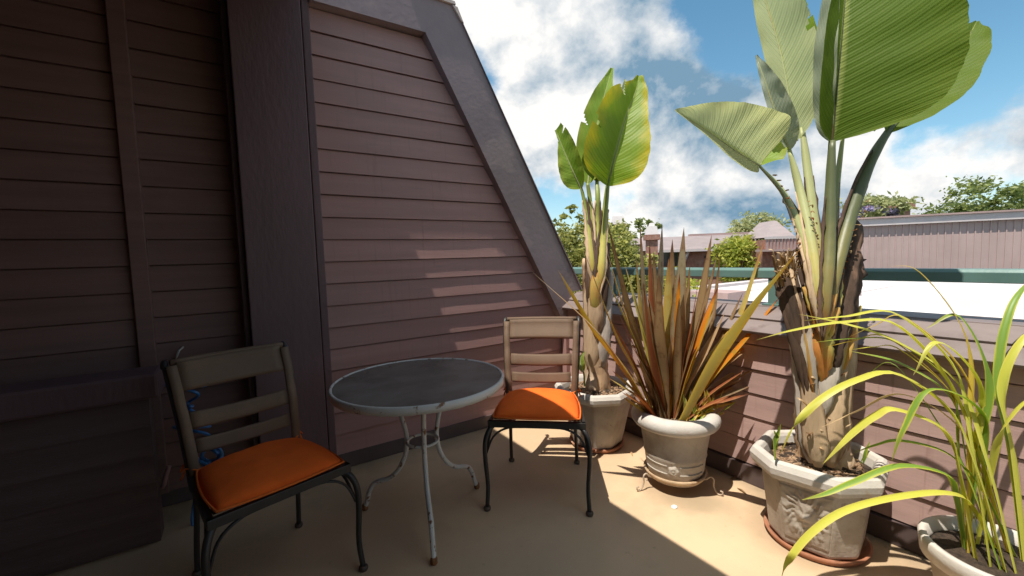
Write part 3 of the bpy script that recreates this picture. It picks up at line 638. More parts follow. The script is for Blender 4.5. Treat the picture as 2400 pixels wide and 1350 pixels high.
# carved relief on the front face of the big planter
a0 = R(190); n = 46; bm = bmesh.new(); G = []
b0 = Vector((.174 * math.cos(a0), .174 * math.sin(a0), .02)); b1 = Vector((.207 * math.cos(a0), .207 * math.sin(a0), .325)); sd = Vector((math.sin(a0), -math.cos(a0), 0)); nr = Vector((math.cos(a0), math.sin(a0), -.1)).normalized()
for i in range(n + 1):
    row = []
    for j in range(n + 1):
        u = -1 + 2 * i / n; v = -1 + 2 * j / n; p = b0.lerp(b1, .06 + .86 * (v + 1) / 2) + sd * (u * (.094 + .010 * v))
        cx, cy = .0, .12; dx, dy = (u - cx) * .72, (v - cy) * .72; r = math.hypot(dx, dy * 1.05); th = math.atan2(dy, dx)
        fall = max(0, 1 - max(abs(u) ** 6, abs(v) ** 6))
        mane = .55 * max(0, 1 - abs(r - .52) / .36) * (.55 + .45 * math.sin(th * 17 + 7 * r + 4.5 * mnoise.noise(Vector((u * 3, v * 3, 0)))))
        face = max(0, 1 - (r / .34) ** 2) * .85 + .4 * math.exp(-((dx) ** 2 + (dy + .06) ** 2) / .008) - .35 * math.exp(-((abs(dx) - .12) ** 2 + (dy - .07) ** 2) / .003) - .3 * math.exp(-(dx ** 2 / .02 + (dy + .19) ** 2 / .0015))
        drape = .35 * max(0, -v - .25) * (1 + math.sin(u * 15 + v * 4)) * max(0, 1 - abs(u))
        nz = .8 * mnoise.noise(Vector((u * 6, v * 6, 3))) + .2 * mnoise.noise(Vector((u * 13, v * 13, 5)))
        hgt = .0035 + fall * (.019 * (max(mane, face) + drape) + .007 * nz * max(0, 1.1 - r)) if fall > 0 else -.002
        row.append(bm.verts.new(p + nr * hgt))
    G.append(row)
for i in range(n):
    for j in range(n): bm.faces.new((G[i][j], G[i + 1][j], G[i + 1][j + 1], G[i][j + 1]))
tag(obj('relief', bm, 'pot', big), 'carved leafy lion relief')
# round pot on a dish in a wire stand
t = thing('round_pot', 'round pale stone pot with fat rolled rim holding the bronze flax', 'flower pot', (*P2, .092)); t.scale = (1.08, 1.08, 1.07)
bm = bmesh.new(); lathe(bm, [(.128, 0), (.142, .004), (.150, .03), (.158, .10), (.163, .112), (.160, .120), (.178, .235), (.186, .255), (.19, .285), (.150, .29)], 56)
for v in bm.verts: v.co.xy *= 1 + .006 * mnoise.noise(v.co * 9)
obj('body', bm, 'pot', t)
bm = bmesh.new(); ring = []
lathe(bm, [(.188 + .042 * math.cos(a), .305 + .042 * math.sin(a) * 1.02) for a in [i * 2 * math.pi / 14 for i in range(14)]], 64, closed=True); obj('rim', bm, 'pot_rim', t)
bm = bmesh.new(); lathe(bm, [(.165, .285), (.16, .295), (.09, .305), (.01, .312)], 32); obj('soil', bm, 'soil', t)
bm = bmesh.new(); chips(bm, [(r * math.cos(a), r * math.sin(a), .004) for r, a in [(.15 * math.sqrt(random.random()), random.uniform(0, 6.3)) for _ in range(160)]], .302, .009); tag(obj('bark_mulch', bm, 'chips', t, False), kind='stuff')
# rosette and leaf band moulded low on the pot's face
aa = math.atan2(-P2[1] + .1, -P2[0] - .05); bm = bmesh.new(); c = Vector((.160 * math.cos(aa), .160 * math.sin(aa), .062)); e = Vector((-math.sin(aa), math.cos(aa), 0)); up = Vector((.08 * math.cos(aa), .08 * math.sin(aa), 1)); nn = Vector((math.cos(aa), math.sin(aa), -.08)); V = []
for i in range(7):
    ring = []
    for k in range(30):
        th = 2 * math.pi * k / 30; r = .027 * i / 6 * (1 + .12 * math.cos(5 * th) * (i / 6)); hh = [.011, .010, .006, .009, .008, .004, -.004][i]
        ring.append(bm.verts.new(c + e * r * math.cos(th) + up * r * math.sin(th) + nn * (hh - .002)))
    V.append(ring)
for A, B in zip(V, V[1:]):
    for k in range(30): bm.faces.new((A[k], A[(k + 1) % 30], B[(k + 1) % 30], B[k]))
obj('rosette', bm, 'pot', t)
bm = bmesh.new()
for a1, a2, z in ((.20, 1.1, .084), (.20, 1.1, .040), (-1.1, -.20, .084), (-1.1, -.20, .040)):
    tube(bm, [((.150 + .16 * z * .5) * math.cos(aa + a1 + (a2 - a1) * i / 12), (.150 + .16 * z * .5) * math.sin(aa + a1 + (a2 - a1) * i / 12), z) for i in range(13)], .004, 6)
obj('moulding', bm, 'pot', t)
o = saucer('tan clay dish in the wire stand under the round pot', P2, .178, 'dish', .026); o.location.z = .075
st = thing('plant_stand', 'low wire plant stand with curled feet under the round pot', 'plant stand', (*P2, 0))
tubeo('ring', circ(.150, 48, .067), .005, 'wire', st, 7, True)
for a in (R(163), R(292), R(47)):
    ca, sa = math.cos(a), math.sin(a)
    prof = [(.148, .067), (.176, .079), (.196, .098), (.214, .085), (.212, .05), (.222, .022), (.238, .006), (.256, .010), (.258, .026), (.246, .028)]
    tubeo('leg', cat([(r * ca, r * sa, z) for r, z in prof], 34), .0048, 'wire', st, 7)
# pot of the golden flax at the end of the row
t = thing('clay_pot', 'tapered pale clay pot holding the golden strap leaved plant', 'flower pot', (*P4, .002))
bm = bmesh.new(); lathe(bm, [(.125, 0), (.135, .004), (.175, .24), (.178, .25), (.16, .25)], 48); obj('body', bm, 'pot', t)
bm = bmesh.new(); lathe(bm, [(.168, .235), (.198, .238), (.204, .30), (.196, .308), (.180, .304), (.174, .262)], 48, closed=True); obj('rim', bm, 'pot_rim', t)
bm = bmesh.new(); lathe(bm, [(.172, .262), (.16, .268), (.08, .275), (.01, .28)], 28); obj('soil', bm, 'soil', t)

# ------------------------------------------------------------------ leaf builders
def strap(name, pts, w, m, parent, n=18, fold=.35, side=None, taper=None, twist=0., w0=.55, th=0):
    """sword leaf: V-folded blade along a curve, widest past a third of its length"""
    P, T, N = frames(cat(pts, n)); bm = bmesh.new(); uvl = bm.loops.layers.uv.new('UVMap'); rows = []
    for i, (p, t) in enumerate(zip(P, T)):
        u = i / (n - 1); ww = w * (w0 + (1 - w0) * min(1, u / .35)) * (1 - max(0, (u - .52) / .48) ** 2.3) + .0006
        vd = (p - CAM).normalized() if side is None else side
        s = t.cross(vd)
        if s.length < .05: s = N[i].copy()
        s.normalize(); a = twist * (u - .3)
        nn = s.cross(t).normalized(); s2 = s * math.cos(a) + nn * math.sin(a); n2 = s2.cross(t).normalized()
        f = fold * (1 - .6 * u)
        rows.append([bm.verts.new(p + s2 * (q * ww * .5 * math.cos(f)) + n2 * (abs(q) * ww * .5 * math.sin(f))) for q in (-1, -.5, 0, .5, 1)])
    for i in range(n - 1):
        for k in range(4):
            fc = bm.faces.new((rows[i][k], rows[i][k + 1], rows[i + 1][k + 1], rows[i + 1][k]))
            for lp, (uu, vv) in zip(fc.loops, ((i, k), (i, k + 1), (i + 1, k + 1), (i + 1, k))): lp[uvl].uv = (uu / (n - 1), vv / 4)
    return obj(name, bm, m, parent)
def rel(parent, pts): return [Vector(p) - Vector(parent.location) for p in pts]
def blade(parent, mid, L, Rt, m, aL=0, aR=0, curl=0, tears=(), nu=54, nv=9, wav=.006, seed=0, name='leaf'):
    """broad paddle leaf. mid: (px,py,depth) along the midrib; L, Rt: half widths in px; aL/aR: how far each half turns towards the camera"""
    nu = 130 if tears else nu; C = cat(mid, nu); base = Vector(parent.location); bm = bmesh.new(); uvl = bm.loops.layers.uv.new('UVMap'); G = []
    LC, RC = ([max(.4, c[0]) for c in cat([(x,) for x in lst], 241)] for lst in (L, Rt))
    P = [pt(*c) for c in C]
    for i in range(nu):
        u = i / (nu - 1); p = P[i]; d = C[i][2]; t = (P[min(i + 1, nu - 1)] - P[max(i - 1, 0)]).normalized()
        vd = (p - CAM).normalized(); s = t.cross(vd).normalized(); back = s.cross(t).normalized()
        if back.dot(vd) > 0: back = -back           # towards the camera
        if s.dot(CR) < 0: s = -s
        row = []
        for j in range(-nv, nv + 1):
            q = j / nv; side = -1 if q < 0 else 1; A = (aL if q < 0 else aR); wpx = (LC if q < 0 else RC)[int(min(1, u ** .72) * 240)]
            w = wpx * d / F / max(.35, math.cos(R(min(abs(A), 65)))); r = abs(q) * w; a = R(A + curl * abs(q))
            ripple = wav * abs(q) * (math.sin(u * 31 + seed) + .7 * mnoise.noise(Vector((u * 9, q * 2, seed)))) 
            edge = 1 + (.02 * mnoise.noise(Vector((u * 24, side * 3., seed))) if abs(q) > .8 else 0)
            row.append(bm.verts.new(p + s * (side * r * math.cos(a) * edge) + back * (r * math.sin(a) + ripple) - base))
        G.append(row)
    for i in range(nu - 1):
        for j in range(2 * nv):
            q = (j + .5) / nv - 1; u = i / (nu - 1)
            if any(sd * q > dep and abs(u - (tu + .09 * abs(q))) < .028 * (sd * q - dep) / (1 - dep) for tu, sd, dep in tears): continue
            f = bm.faces.new((G[i][j], G[i][j + 1], G[i + 1][j + 1], G[i + 1][j]))
            for lp, (a, b) in zip(f.loops, ((i, j), (i, j + 1), (i + 1, j + 1), (i + 1, j))): lp[uvl].uv = (a / (nu - 1), b / (2 * nv))
    o = obj(name, bm, m, parent)
    bm = bmesh.new(); k = int(nu * .93); tube(bm, [x - base for x in P[:k]], [max(.0016, .0065 * C[0][2] / 2.2), .003, .0012], 6); obj('midrib', bm, 'petiole_dark' if m == 'leaf_d' else 'petiole_pale' if m in ('leaf_c', 'leaf_e', 'leaf_a') else 'petiole', o)
    return o
def stalk(parent, pp, w, m, name='petiole', flat=.75):
    base = Vector(parent.location); P = [pt(*p) - base for p in cat(pp, 24)]
    d = pp[0][2]; return tubeo(name, P, [x * .5 * d / F for x in w], m, parent, 10, flat=flat)
def margins(parent, pp, w, n=2):
    """ragged dry edges that run up both sides of a stalk"""
    for sgn in (-1, 1):
        P = []
        C = cat(pp, 30)[:22]
        for i, c in enumerate(C):
            P.append((c[0] + sgn * .46 * interp(w, i / 29) + random.uniform(-1.2, 1.2), c[1], c[2] - .012))
        sheath(parent, P, [7, 9, 8, 6, 3], random.choice(['sheath_dark', 'sheath_dark', 'sheath_tan']), .5, 'dry_margin', 1.3, random.random() * 50)
def sheath(parent, pp, w, m, depth=.45, name='leaf_sheath', ragged=.0, seed=0, away=False):
    """curved gutter-shaped old leaf base: crescent section along a path, ragged at the top"""
    base = Vector(parent.location); n = 20; C = cat(pp, n); P = [pt(*c) for c in C]; bm = bmesh.new(); rings = []
    for i in range(n):
        u = i / (n - 1); p = P[i]; t = (P[min(i + 1, n - 1)] - P[max(i - 1, 0)]).normalized(); vd = (p - CAM).normalized(); s = t.cross(vd).normalized(); bk = s.cross(t).normalized()
        if bk.dot(vd) > 0: bk = -bk
        if away: bk = -bk
        hw = interp(w, u) * .5 * C[i][2] / F * min(1, .2 + u * 5.5); ring = []
        jag = ragged * mnoise.noise(Vector((i * 1.3, seed, 2))) * hw
        for k in range(9):
            a = -1 + k / 4; ring.append(p + s * (a * (hw + jag * (1 if k in (0, 8) else 0))) + bk * ((1 - a * a) * hw * depth))
        for k in range(7, 0, -1):
            a = -1 + k / 4; ring.append(p + s * (a * hw * .93) + bk * ((1 - a * a) * hw * depth - .006 - .004 * (1 - a * a)))
        rings.append([bm.verts.new(q - base) for q in ring])
    for A, B in zip(rings, rings[1:]):
        for k in range(len(A)): bm.faces.new((A[k], A[(k + 1) % len(A)], B[(k + 1) % len(A)], B[k]))
    bm.faces.new(rings[0][::-1]); bm.faces.new(rings[-1])
    if ragged:
        for v in rings[-1]: v.co.z += .03 * mnoise.noise(Vector((v.co.x * 60, v.co.y * 60, seed)))
    return obj(name, bm, m, parent)

# ------------------------------------------------------------------ slender bird of paradise
D1 = CF.dot(Vector((*P1, .45)) - CAM)
S1 = thing('bird_of_paradise', 'slender bird of paradise plant with yellow edged upright leaves in the octagonal planter', 'plant', (*P1, .39))
def g1(px, py, dd=0): return (px, py, D1 + dd)
tr = [pt(*q) - Vector(S1.location) for q in cat([g1(1398, 920), g1(1397, 840), g1(1400, 760), g1(1402, 690), g1(1400, 620)], 40)]
tubeo('trunk', tr, [.098, .080, .072, .068, .052], 'trunk', S1, 20, rough=.2)
for i, (pp, w, m, dp, rg) in enumerate([
    ([g1(1388, 880, -.06), g1(1384, 780, -.07), g1(1380, 690, -.07), g1(1372, 610, -.05)], [44, 36, 28, 16], 'sheath_tan', .5, .2),
    ([g1(1412, 860, -.07), g1(1416, 760, -.08), g1(1426, 690, -.06), g1(1432, 640, -.04)], [42, 34, 22, 12], 'sheath_grey', .5, .3),
    ([g1(1398, 790, -.10), g1(1396, 700, -.11), g1(1398, 650, -.09), g1(1392, 560, -.05)], [44, 36, 28, 16], 'sheath_tan', .4, .2),
    ([g1(1400, 745, -.10), g1(1394, 700, -.13), g1(1397, 660, -.13), g1(1412, 600, -.1)], [22, 24, 26, 16], 'sheath_orange', .4, .1),
    ([g1(1408, 740, -.09), g1(1414, 680, -.11), g1(1420, 630, -.09), g1(1424, 570, -.05)], [26, 24, 20, 12], 'sheath_dark', .5, .3),
    ([g1(1388, 740, -.08), g1(1382, 670, -.1), g1(1381, 620, -.08), g1(1378, 520, -.03)], [20, 22, 20, 8], 'sheath_dark', .5, .3)]):
    sheath(S1, pp, w, m, dp, ragged=rg, seed=i)
for pp, w, m in [([g1(1394, 690, -.11), g1(1386, 600, -.09), g1(1378, 520, -.02), g1(1368, 465), g1(1362, 440)], [3, 18, 15, 11, 9, 7], 'stalk1'),
                 ([g1(1390, 660, -.10), g1(1389, 600, -.08), g1(1386, 520, -.02), g1(1382, 465), g1(1377, 430)], [3, 16, 14, 11, 10, 8], 'stalk1'),
                 ([g1(1400, 670, -.10), g1(1399, 600, -.08), g1(1399, 520), g1(1401, 465), g1(1399, 425, .05)], [3, 18, 17, 14, 12, 9], 'stalk1'),
                 ([g1(1402, 700, -.13), g1(1408, 620, -.11), g1(1413, 550, -.06), g1(1419, 485, -.05), g1(1424, 435, -.06)], [3, 24, 21, 17, 14, 11], 'stalk1')]:
    stalk(S1, pp, w, m); margins(S1, pp, w)
blade(S1, [g1(1362, 442), g1(1340, 395, -.02), g1(1318, 345), g1(1302, 305, .03)], [3, 26, 34, 30, 18, 5, 2], [3, 16, 26, 33, 34, 30, 20], 'leaf_a', 18, 40, 10, ((.80, 1, .45), (.72, -1, .5)), seed=1)
blade(S1, [g1(1378, 432, .06), g1(1388, 350, .10), g1(1410, 250, .14), g1(1434, 160, .16)], [3, 24, 34, 40, 38, 26, 3], [3, 26, 34, 34, 30, 18, 3], 'leaf_a', 12, 35, 6, ((.45, -1, .55),), seed=2)
blade(S1, [g1(1424, 436, -.06), g1(1440, 372, -.08), g1(1464, 285, -.05), g1(1490, 215, 0), g1(1497, 178, .03)], [4, 58, 80, 74, 62, 24, 3], [4, 56, 76, 70, 46, 24, 8], 'leaf_b', 38, 14, 8, ((.60, -1, .40), (.30, -1, .7)), seed=3, nu=64)
blade(S1, [g1(1400, 426, .09), g1(1425, 340, .12), g1(1452, 250, .15), g1(1466, 186, .16)], [3, 16, 20, 18, 14, 8, 2], [3, 18, 22, 20, 14, 8, 2], 'leaf_c', 25, 30, 0, seed=4)
blade(S1, [g1(1398, 425, .04), g1(1408, 370, .05), g1(1425, 300, .03), g1(1434, 228, .02)], [2, 34, 44, 40, 30, 16, 2], [2, 16, 24, 26, 20, 10, 2], 'leaf_d', 30, 40, 6, ((.5, -1, .4),), seed=5)
# basal shoot
stalk(S1, [g1(1370, 905, -.1), g1(1369, 880, -.1), g1(1366, 868, -.1)], [5, 5, 4], 'petiole')
blade(S1, [g1(1366, 872, -.1), g1(1361, 855, -.1), g1(1362, 838, -.1), g1(1370, 824, -.1)], [1, 5, 8, 7, 4, 1], [1, 7, 10, 10, 6, 1], 'leaf_a', 30, 20, 0, nu=20, nv=4, wav=.001, seed=9)

# ------------------------------------------------------------------ thick bird of paradise
D3 = CF.dot(Vector((*P3, .45)) - CAM)
S3 = thing('bird_of_paradise', 'thick trunked bird of paradise plant with huge paddle leaves in the large carved planter', 'plant', (*P3, .38))
def g3(px, py, dd=0): return (px, py, D3 + dd)
tubeo('trunk', [pt(*q) - Vector(S3.location) for q in cat([g3(1934, 1125), g3(1932, 1085), g3(1924, 1020), g3(1920, 930), g3(1921, 840), g3(1924, 770), g3(1926, 700)], 48)], [.150, .116, .100, .092, .090, .086, .07], 'trunk', S3, 26, rough=.22)
SH3 = [
 ([g3(1900, 1085, -.09), g3(1890, 1000, -.10), g3(1880, 900, -.09), g3(1864, 790, -.07), g3(1846, 690, -.04)], [46, 40, 34, 30, 20], 'sheath_grey', .5, .3),
 ([g3(1972, 1085, -.08), g3(1968, 980, -.09), g3(1974, 880, -.07), g3(1984, 780, -.02), g3(1996, 690, .02)], [44, 46, 48, 44, 30], 'sheath_tan', .5, .3),
 ([g3(1918, 1095, -.125), g3(1908, 1010, -.13), g3(1900, 930, -.13), g3(1886, 850, -.11), g3(1870, 760, -.08)], [70, 52, 40, 32, 18], 'sheath_tan', .4, .4),
 ([g3(1948, 1095, -.125), g3(1944, 1020, -.135), g3(1950, 950, -.14), g3(1962, 880, -.12), g3(1978, 800, -.08)], [70, 58, 50, 40, 18], 'sheath_tan', .4, .4),
 ([g3(1930, 985, -.145), g3(1934, 930, -.155), g3(1942, 880, -.155), g3(1950, 830, -.14), g3(1956, 780, -.12)], [14, 34, 44, 36, 16], 'sheath_grey', .4, .4),
 ([g3(1926, 900, -.15), g3(1928, 860, -.165), g3(1926, 820, -.175), g3(1920, 780, -.17)], [10, 34, 50, 40], 'sheath_orange', .35, .5),
 ([g3(1945, 900, -.15), g3(1958, 820, -.16), g3(1974, 720, -.13), g3(1991, 620, -.09), g3(2004, 528, -.05)], [20, 34, 44, 42, 36], 'sheath_dark', .5, .6),
 ([g3(1962, 860, -.13), g3(1978, 780, -.12), g3(1994, 720, -.09), g3(2008, 650, -.06), g3(2014, 604, -.04)], [14, 22, 26, 26, 20], 'sheath_dark', .5, .9),
 ([g3(1938, 830, -.175), g3(1942, 780, -.18), g3(1950, 720, -.165), g3(1962, 660, -.13), g3(1972, 590, -.1)], [26, 34, 30, 24, 18], 'sheath_dark', .4, .5),
 ([g3(1932, 800, -.195), g3(1938, 740, -.20), g3(1948, 690, -.18), g3(1956, 630, -.14), g3(1960, 570, -.1)], [16, 24, 26, 22, 12], 'sheath_orange', .4, .4),
 ([g3(1928, 790, -.2), g3(1916, 745, -.2), g3(1902, 705, -.18), g3(1886, 670, -.15)], [18, 26, 24, 12], 'sheath_orange', .4, .6),
 ([g3(1940, 800, -.19), g3(1950, 750, -.19), g3(1962, 705, -.16), g3(1970, 650, -.13)], [16, 22, 20, 12], 'sheath_orange', .4, .6),
 ([g3(1934, 730, -.18), g3(1950, 640, -.15), g3(1972, 560, -.1), g3(1994, 490, -.06), g3(2010, 440, -.03)], [20, 30, 32, 26, 16], 'sheath_dark', .45, .4)]
rs = random.Random(5)
for k in range(16):      # long thin remnants that lean out to the cut stub
    t_ = k / 15; x0 = 1884 + 40 * t_ + rs.uniform(-4, 4); y0 = rs.uniform(800, 960); x1 = 1816 + 66 * t_ + rs.uniform(-5, 5); y1 = rs.uniform(596, 650) - 14 * t_; w_ = rs.uniform(9, 20)
    SH3.append(([g3(x0, y0, -.12 - .03 * t_), g3(x0 + (x1 - x0) * .36, y0 + (y1 - y0) * .4, -.13 - .03 * t_), g3(x0 + (x1 - x0) * .72, y0 + (y1 - y0) * .74, -.10 - .03 * t_), g3(x1, y1, -.06 - .02 * t_)], [w_ * .6, w_, w_, w_ * .9], rs.choice(['sheath_dark', 'sheath_dark', 'sheath_tan', 'sheath_grey', 'sheath_orange' if t_ > .5 else 'sheath_dark']), .5, .8))
for k in range(8):
    t_ = k / 7; x0 = 1946 + 30 * t_; y0 = rs.uniform(820, 930); x1 = 1974 + 42 * t_; y1 = rs.uniform(560, 720); w_ = rs.uniform(8, 16)
    SH3.append(([g3(x0, y0, -.13), g3(x0 + (x1 - x0) * .4, y0 + (y1 - y0) * .4, -.135), g3(x1, y1, -.07)], [w_ * .7, w_, w_, w_ * .5], rs.choice(['sheath_dark', 'sheath_tan', 'sheath_dark', 'sheath_orange']), .5, .8))
for i, (pp, w, m, dp, rg) in enumerate(SH3): sheath(S3, pp, w, m, dp, ragged=rg, seed=20 + i)
# shaggy dried crown of the cut stub, husk curls on the trunk
for i in range(46):
    x, y = random.uniform(1818, 1872), random.uniform(592, 668); l = random.uniform(14, 40); a = random.uniform(-2.6, -.5)
    strap('husk', rel(S3, [pt(x, y + 20, D3 - .09), pt(x + l * .4 * math.cos(a), y + l * .5 * math.sin(a), D3 - .11), pt(x + l * math.cos(a), y + l * math.sin(a) * .6, D3 - .10)]), random.uniform(.006, .016), random.choice(['f_tan', 'f_tan', 'f_bronze', 'g_straw']), S3, 8, .8, twist=2)
for i in range(14):
    y = random.uniform(860, 1060); x = 1925 + random.uniform(-44, 50); l = random.uniform(14, 40); a = random.choice([-1, 1]) * random.uniform(.5, 1.5)
    strap('husk', rel(S3, [pt(x, y, D3 - .12), pt(x + l * .5 * math.sin(a), y - l * .35, D3 - .155), pt(x + l * math.sin(a), y - l * .5, D3 - .14)]), random.uniform(.010, .020), random.choice(['f_tan', 'g_straw', 'f_bronze']), S3, 8, 1.1, twist=1.2)
# toothed dry margins along the stalks
for xs in ([(1895, 690), (1872, 590), (1845, 470), (1812, 410)], [(1912, 640), (1903, 560), (1893, 470)], [(1968, 640), (1990, 560), (2030, 470)], [(1950, 700), (1962, 640), (1970, 600)]):
    C = cat([(x, y, D3 - .13) for x, y in xs], 14)
    for c in C:
        p = pt(c[0] + random.uniform(-2, 5), c[1], c[2] - .01); 
        strap('husk', rel(S3, [p, p + CR * random.uniform(.004, .016) - CF * .004 + Vector((0, 0, random.uniform(-.006, .01))), p + CR * random.uniform(.01, .022) + Vector((0, 0, random.uniform(-.01, .015)))]), .009, random.choice(['f_bronze', 'g_straw', 'f_red']), S3, 5, .3)
for pp, w, m in [([g3(1922, 770, -.20), g3(1908, 670, -.19), g3(1884, 560, -.12), g3(1838, 455, -.06), g3(1780, 389, -.04)], [3, 26, 28, 24, 16, 8], 'stalk3'),
                 ([g3(1924, 790, -.20), g3(1916, 680, -.20), g3(1898, 560, -.13), g3(1873, 440, -.05), g3(1850, 352, -.02)], [3, 24, 27, 25, 19, 10], 'stalk3'),
                 ([g3(1928, 720, -.16), g3(1920, 620, -.14), g3(1908, 520, -.08), g3(1893, 400, -.02), g3(1880, 300, .02)], [3, 26, 26, 24, 20, 12], 'stalk3'),
                 ([g3(1928, 800, -.21), g3(1934, 690, -.21), g3(1942, 560, -.16), g3(1946, 440, -.13), g3(1950, 330, -.12)], [3, 26, 32, 28, 22, 16], 'stalk3d'),
                 ([g3(1934, 700, -.14), g3(1944, 610, -.1), g3(1954, 510, -.02), g3(1963, 420, .04), g3(1976, 315, .08)], [3, 20, 20, 17, 13, 9], 'stalk3'),
                 ([g3(1936, 760, -.19), g3(1956, 640, -.16), g3(1986, 520, -.10), g3(2030, 400, -.08), g3(2075, 318, -.06), g3(2125, 255, -.04)], [3, 30, 36, 34, 26, 18, 13], 'stalk3d')]:
    stalk(S3, pp, w, m); margins(S3, pp, w)
blade(S3, [g3(1780, 388, -.04), g3(1722, 352, -.08), g3(1660, 308, -.10), g3(1582, 258, -.10)], [2, 20, 30, 28, 20, 10, 2], [3, 66, 112, 112, 104, 86, 52, 3], 'leaf_c', 60, 8, 12, seed=11)
blade(S3, [g3(1781, 387, -.03), g3(1793, 360, .04), g3(1795, 320, .08), g3(1768, 280, .10)], [2, 10, 16, 18, 14, 6, 1], [2, 34, 42, 40, 30, 14, 2], 'leaf_a', 30, 20, 8, ((.6, 1, .6),), seed=12, nu=40)
blade(S3, [g3(1850, 352, -.02), g3(1826, 290, -.04), g3(1796, 200, -.04), g3(1772, 130, -.02)], [3, 8, 12, 13, 12, 8, 2], [3, 22, 36, 40, 34, 20, 3], 'leaf_e', 30, 25, 10, seed=13)
blade(S3, [g3(1868, 330, .03), g3(1850, 230, .06), g3(1826, 110, .10), g3(1790, -10, .14), g3(1770, -90, .16)], [3, 22, 32, 36, 34, 22, 3], [3, 40, 60, 74, 72, 50, 4], 'leaf_c', 25, 15, 12, ((.42, 1, .7),), seed=14, nu=64)
blade(S3, [g3(1880, 300, .08), g3(1890, 230, .12), g3(1880, 120, .16), g3(1846, 10, .18), g3(1826, -60, .2)], [3, 20, 30, 30, 24, 14, 2], [3, 30, 34, 36, 40, 30, 3], 'leaf_a', 30, 30, 10, ((.3, 1, .5), (.55, 1, .6)), seed=15, nu=60)
blade(S3, [g3(1950, 332, -.12), g3(1960, 220, -.16), g3(1972, 100, -.18), g3(1982, -20, -.18), g3(1990, -140, -.16)], [3, 32, 40, 42, 40, 26, 3], [6, 150, 200, 208, 190, 130, 8], 'leaf_d', 48, 8, 12, seed=16, nu=70, nv=12)
blade(S3, [g3(1950, 332, -.11), g3(1938, 240, -.13), g3(1936, 120, -.15), g3(1950, -10, -.15), g3(1965, -120, -.15)], [3, 22, 26, 24, 22, 16, 3], [2, 8, 12, 20, 20, 12, 2], 'leaf_e', 30, 40, 0, seed=17)
blade(S3, [g3(1976, 316, .08), g3(2000, 285, .08), g3(2040, 262, .06), g3(2085, 252, .04)], [2, 12, 18, 18, 12, 6, 1], [2, 26, 44, 46, 34, 16, 2], 'leaf_d', 20, 25, 0, seed=18)
blade(S3, [g3(2078, 314, -.06), g3(2130, 250, -.04), g3(2195, 180, -.02), g3(2255, 110, 0), g3(2290, 50, .02)], [4, 60, 92, 96, 80, 50, 4], [3, 40, 66, 72, 60, 40, 4], 'leaf_d', 30, 30, 8, seed=19, nu=60)
# young shoots rising from the mulch
for (x, y, h, lean, dd) in ((1818, 1065, 92, 12, -.1), (1822, 1040, 40, -8, -.1), (2025, 1090, 70, 14, -.02), (2016, 1098, 34, 6, -.05)):
    strap('leaf', rel(S3, [pt(x, y + 14, D3 + dd), pt(x + 1, y - h * .4, D3 + dd), pt(x + lean, y - h * .8, D3 + dd - .01)]), .022, 'g_green', S3, 12, .6)

# ------------------------------------------------------------------ bronze flax
D2 = CF.dot(Vector((*P2, .45)) - CAM)
S2 = thing('bronze_flax', 'bronze and orange sword leaved flax fanning out of the round pot', 'plant', (*P2, .36))
FL = [((1243, 633), (1395, 770), 15, 'tan', -.22), ((1308, 633), (1392, 765), 30, 'yellow', -.15), ((1361, 568), (1440, 770), 17, 'olive', -.1), ((1408, 622), (1478, 770), 18, 'ygreen', -.05),
 ((1425, 526), (1478, 720), 34, 'bronze', -.1), ((1420, 578), (1462, 715), 22, 'yellow', .02), ((1464, 618), (1508, 760), 24, 'ygreen', .08), ((1500, 524), (1518, 720), 34, 'grey', -.06),
 ((1490, 598), (1510, 760), 20, 'olive', .1), ((1552, 524), (1552, 730), 36, 'grey', -.05), ((1522, 566), (1530, 740), 17, 'red', .1), ((1603, 532), (1588, 720), 32, 'grey', -.02),
 ((1567, 606), (1566, 770), 24, 'olive', .06), ((1593, 640), (1580, 780), 26, 'flame', -.08), ((1668, 550), (1638, 720), 20, 'bronze', .05), ((1683, 588), (1645, 730), 17, 'bronze', -.06),
 ((1617, 618), (1604, 770), 18, 'bronze', .1), ((1684, 668), (1636, 780), 38, 'flame', -.1), ((1688, 598), (1664, 770), 11, 'bronze', .08), ((1792, 562), (1728, 745), 16, 'olive', .04),
 ((1884, 572), (1748, 730), 30, 'olive', -.70), ((1832, 690), (1738, 800), 17, 'flame', -.08), ((1838, 746), (1738, 815), 11, 'flame', .02), ((1742, 685), (1688, 790), 15, 'bronze', .06),
 ((1532, 590), (1540, 760), 22, 'bronze', .12), ((1576, 560), (1572, 740), 24, 'bronze', .12), ((1450, 690), (1500, 800), 18, 'bronze', -.14), ((1640, 640), (1615, 780), 18, 'red', -.12),
 ((1545, 640), (1548, 790), 26, 'bronze', -.14), ((1508, 660), (1526, 800), 22, 'red', -.15), ((1700, 730), (1650, 830), 16, 'tan', -.12), ((1722, 770), (1660, 850), 14, 'bronze', -.05)]
for i, (tip, mid, w, c, dd) in enumerate(FL):
    bx = 1562 + (mid[0] - 1560) * .16 + random.uniform(-8, 8); by = 985 + random.uniform(-6, 8)
    b = pt(bx, by, D2 + dd * .25 + random.uniform(-.04, .04))
    strap('leaf', rel(S2, [b, pt(bx + (mid[0] - bx) * .45, by + (mid[1] - by) * .52, D2 + dd * .5), pt(mid[0], mid[1], D2 + dd * .8), pt(tip[0], tip[1], D2 + dd)]), w * D2 / F * 1.30, 'f_' + c, S2, 24, .45, twist=random.uniform(-.5, .5))
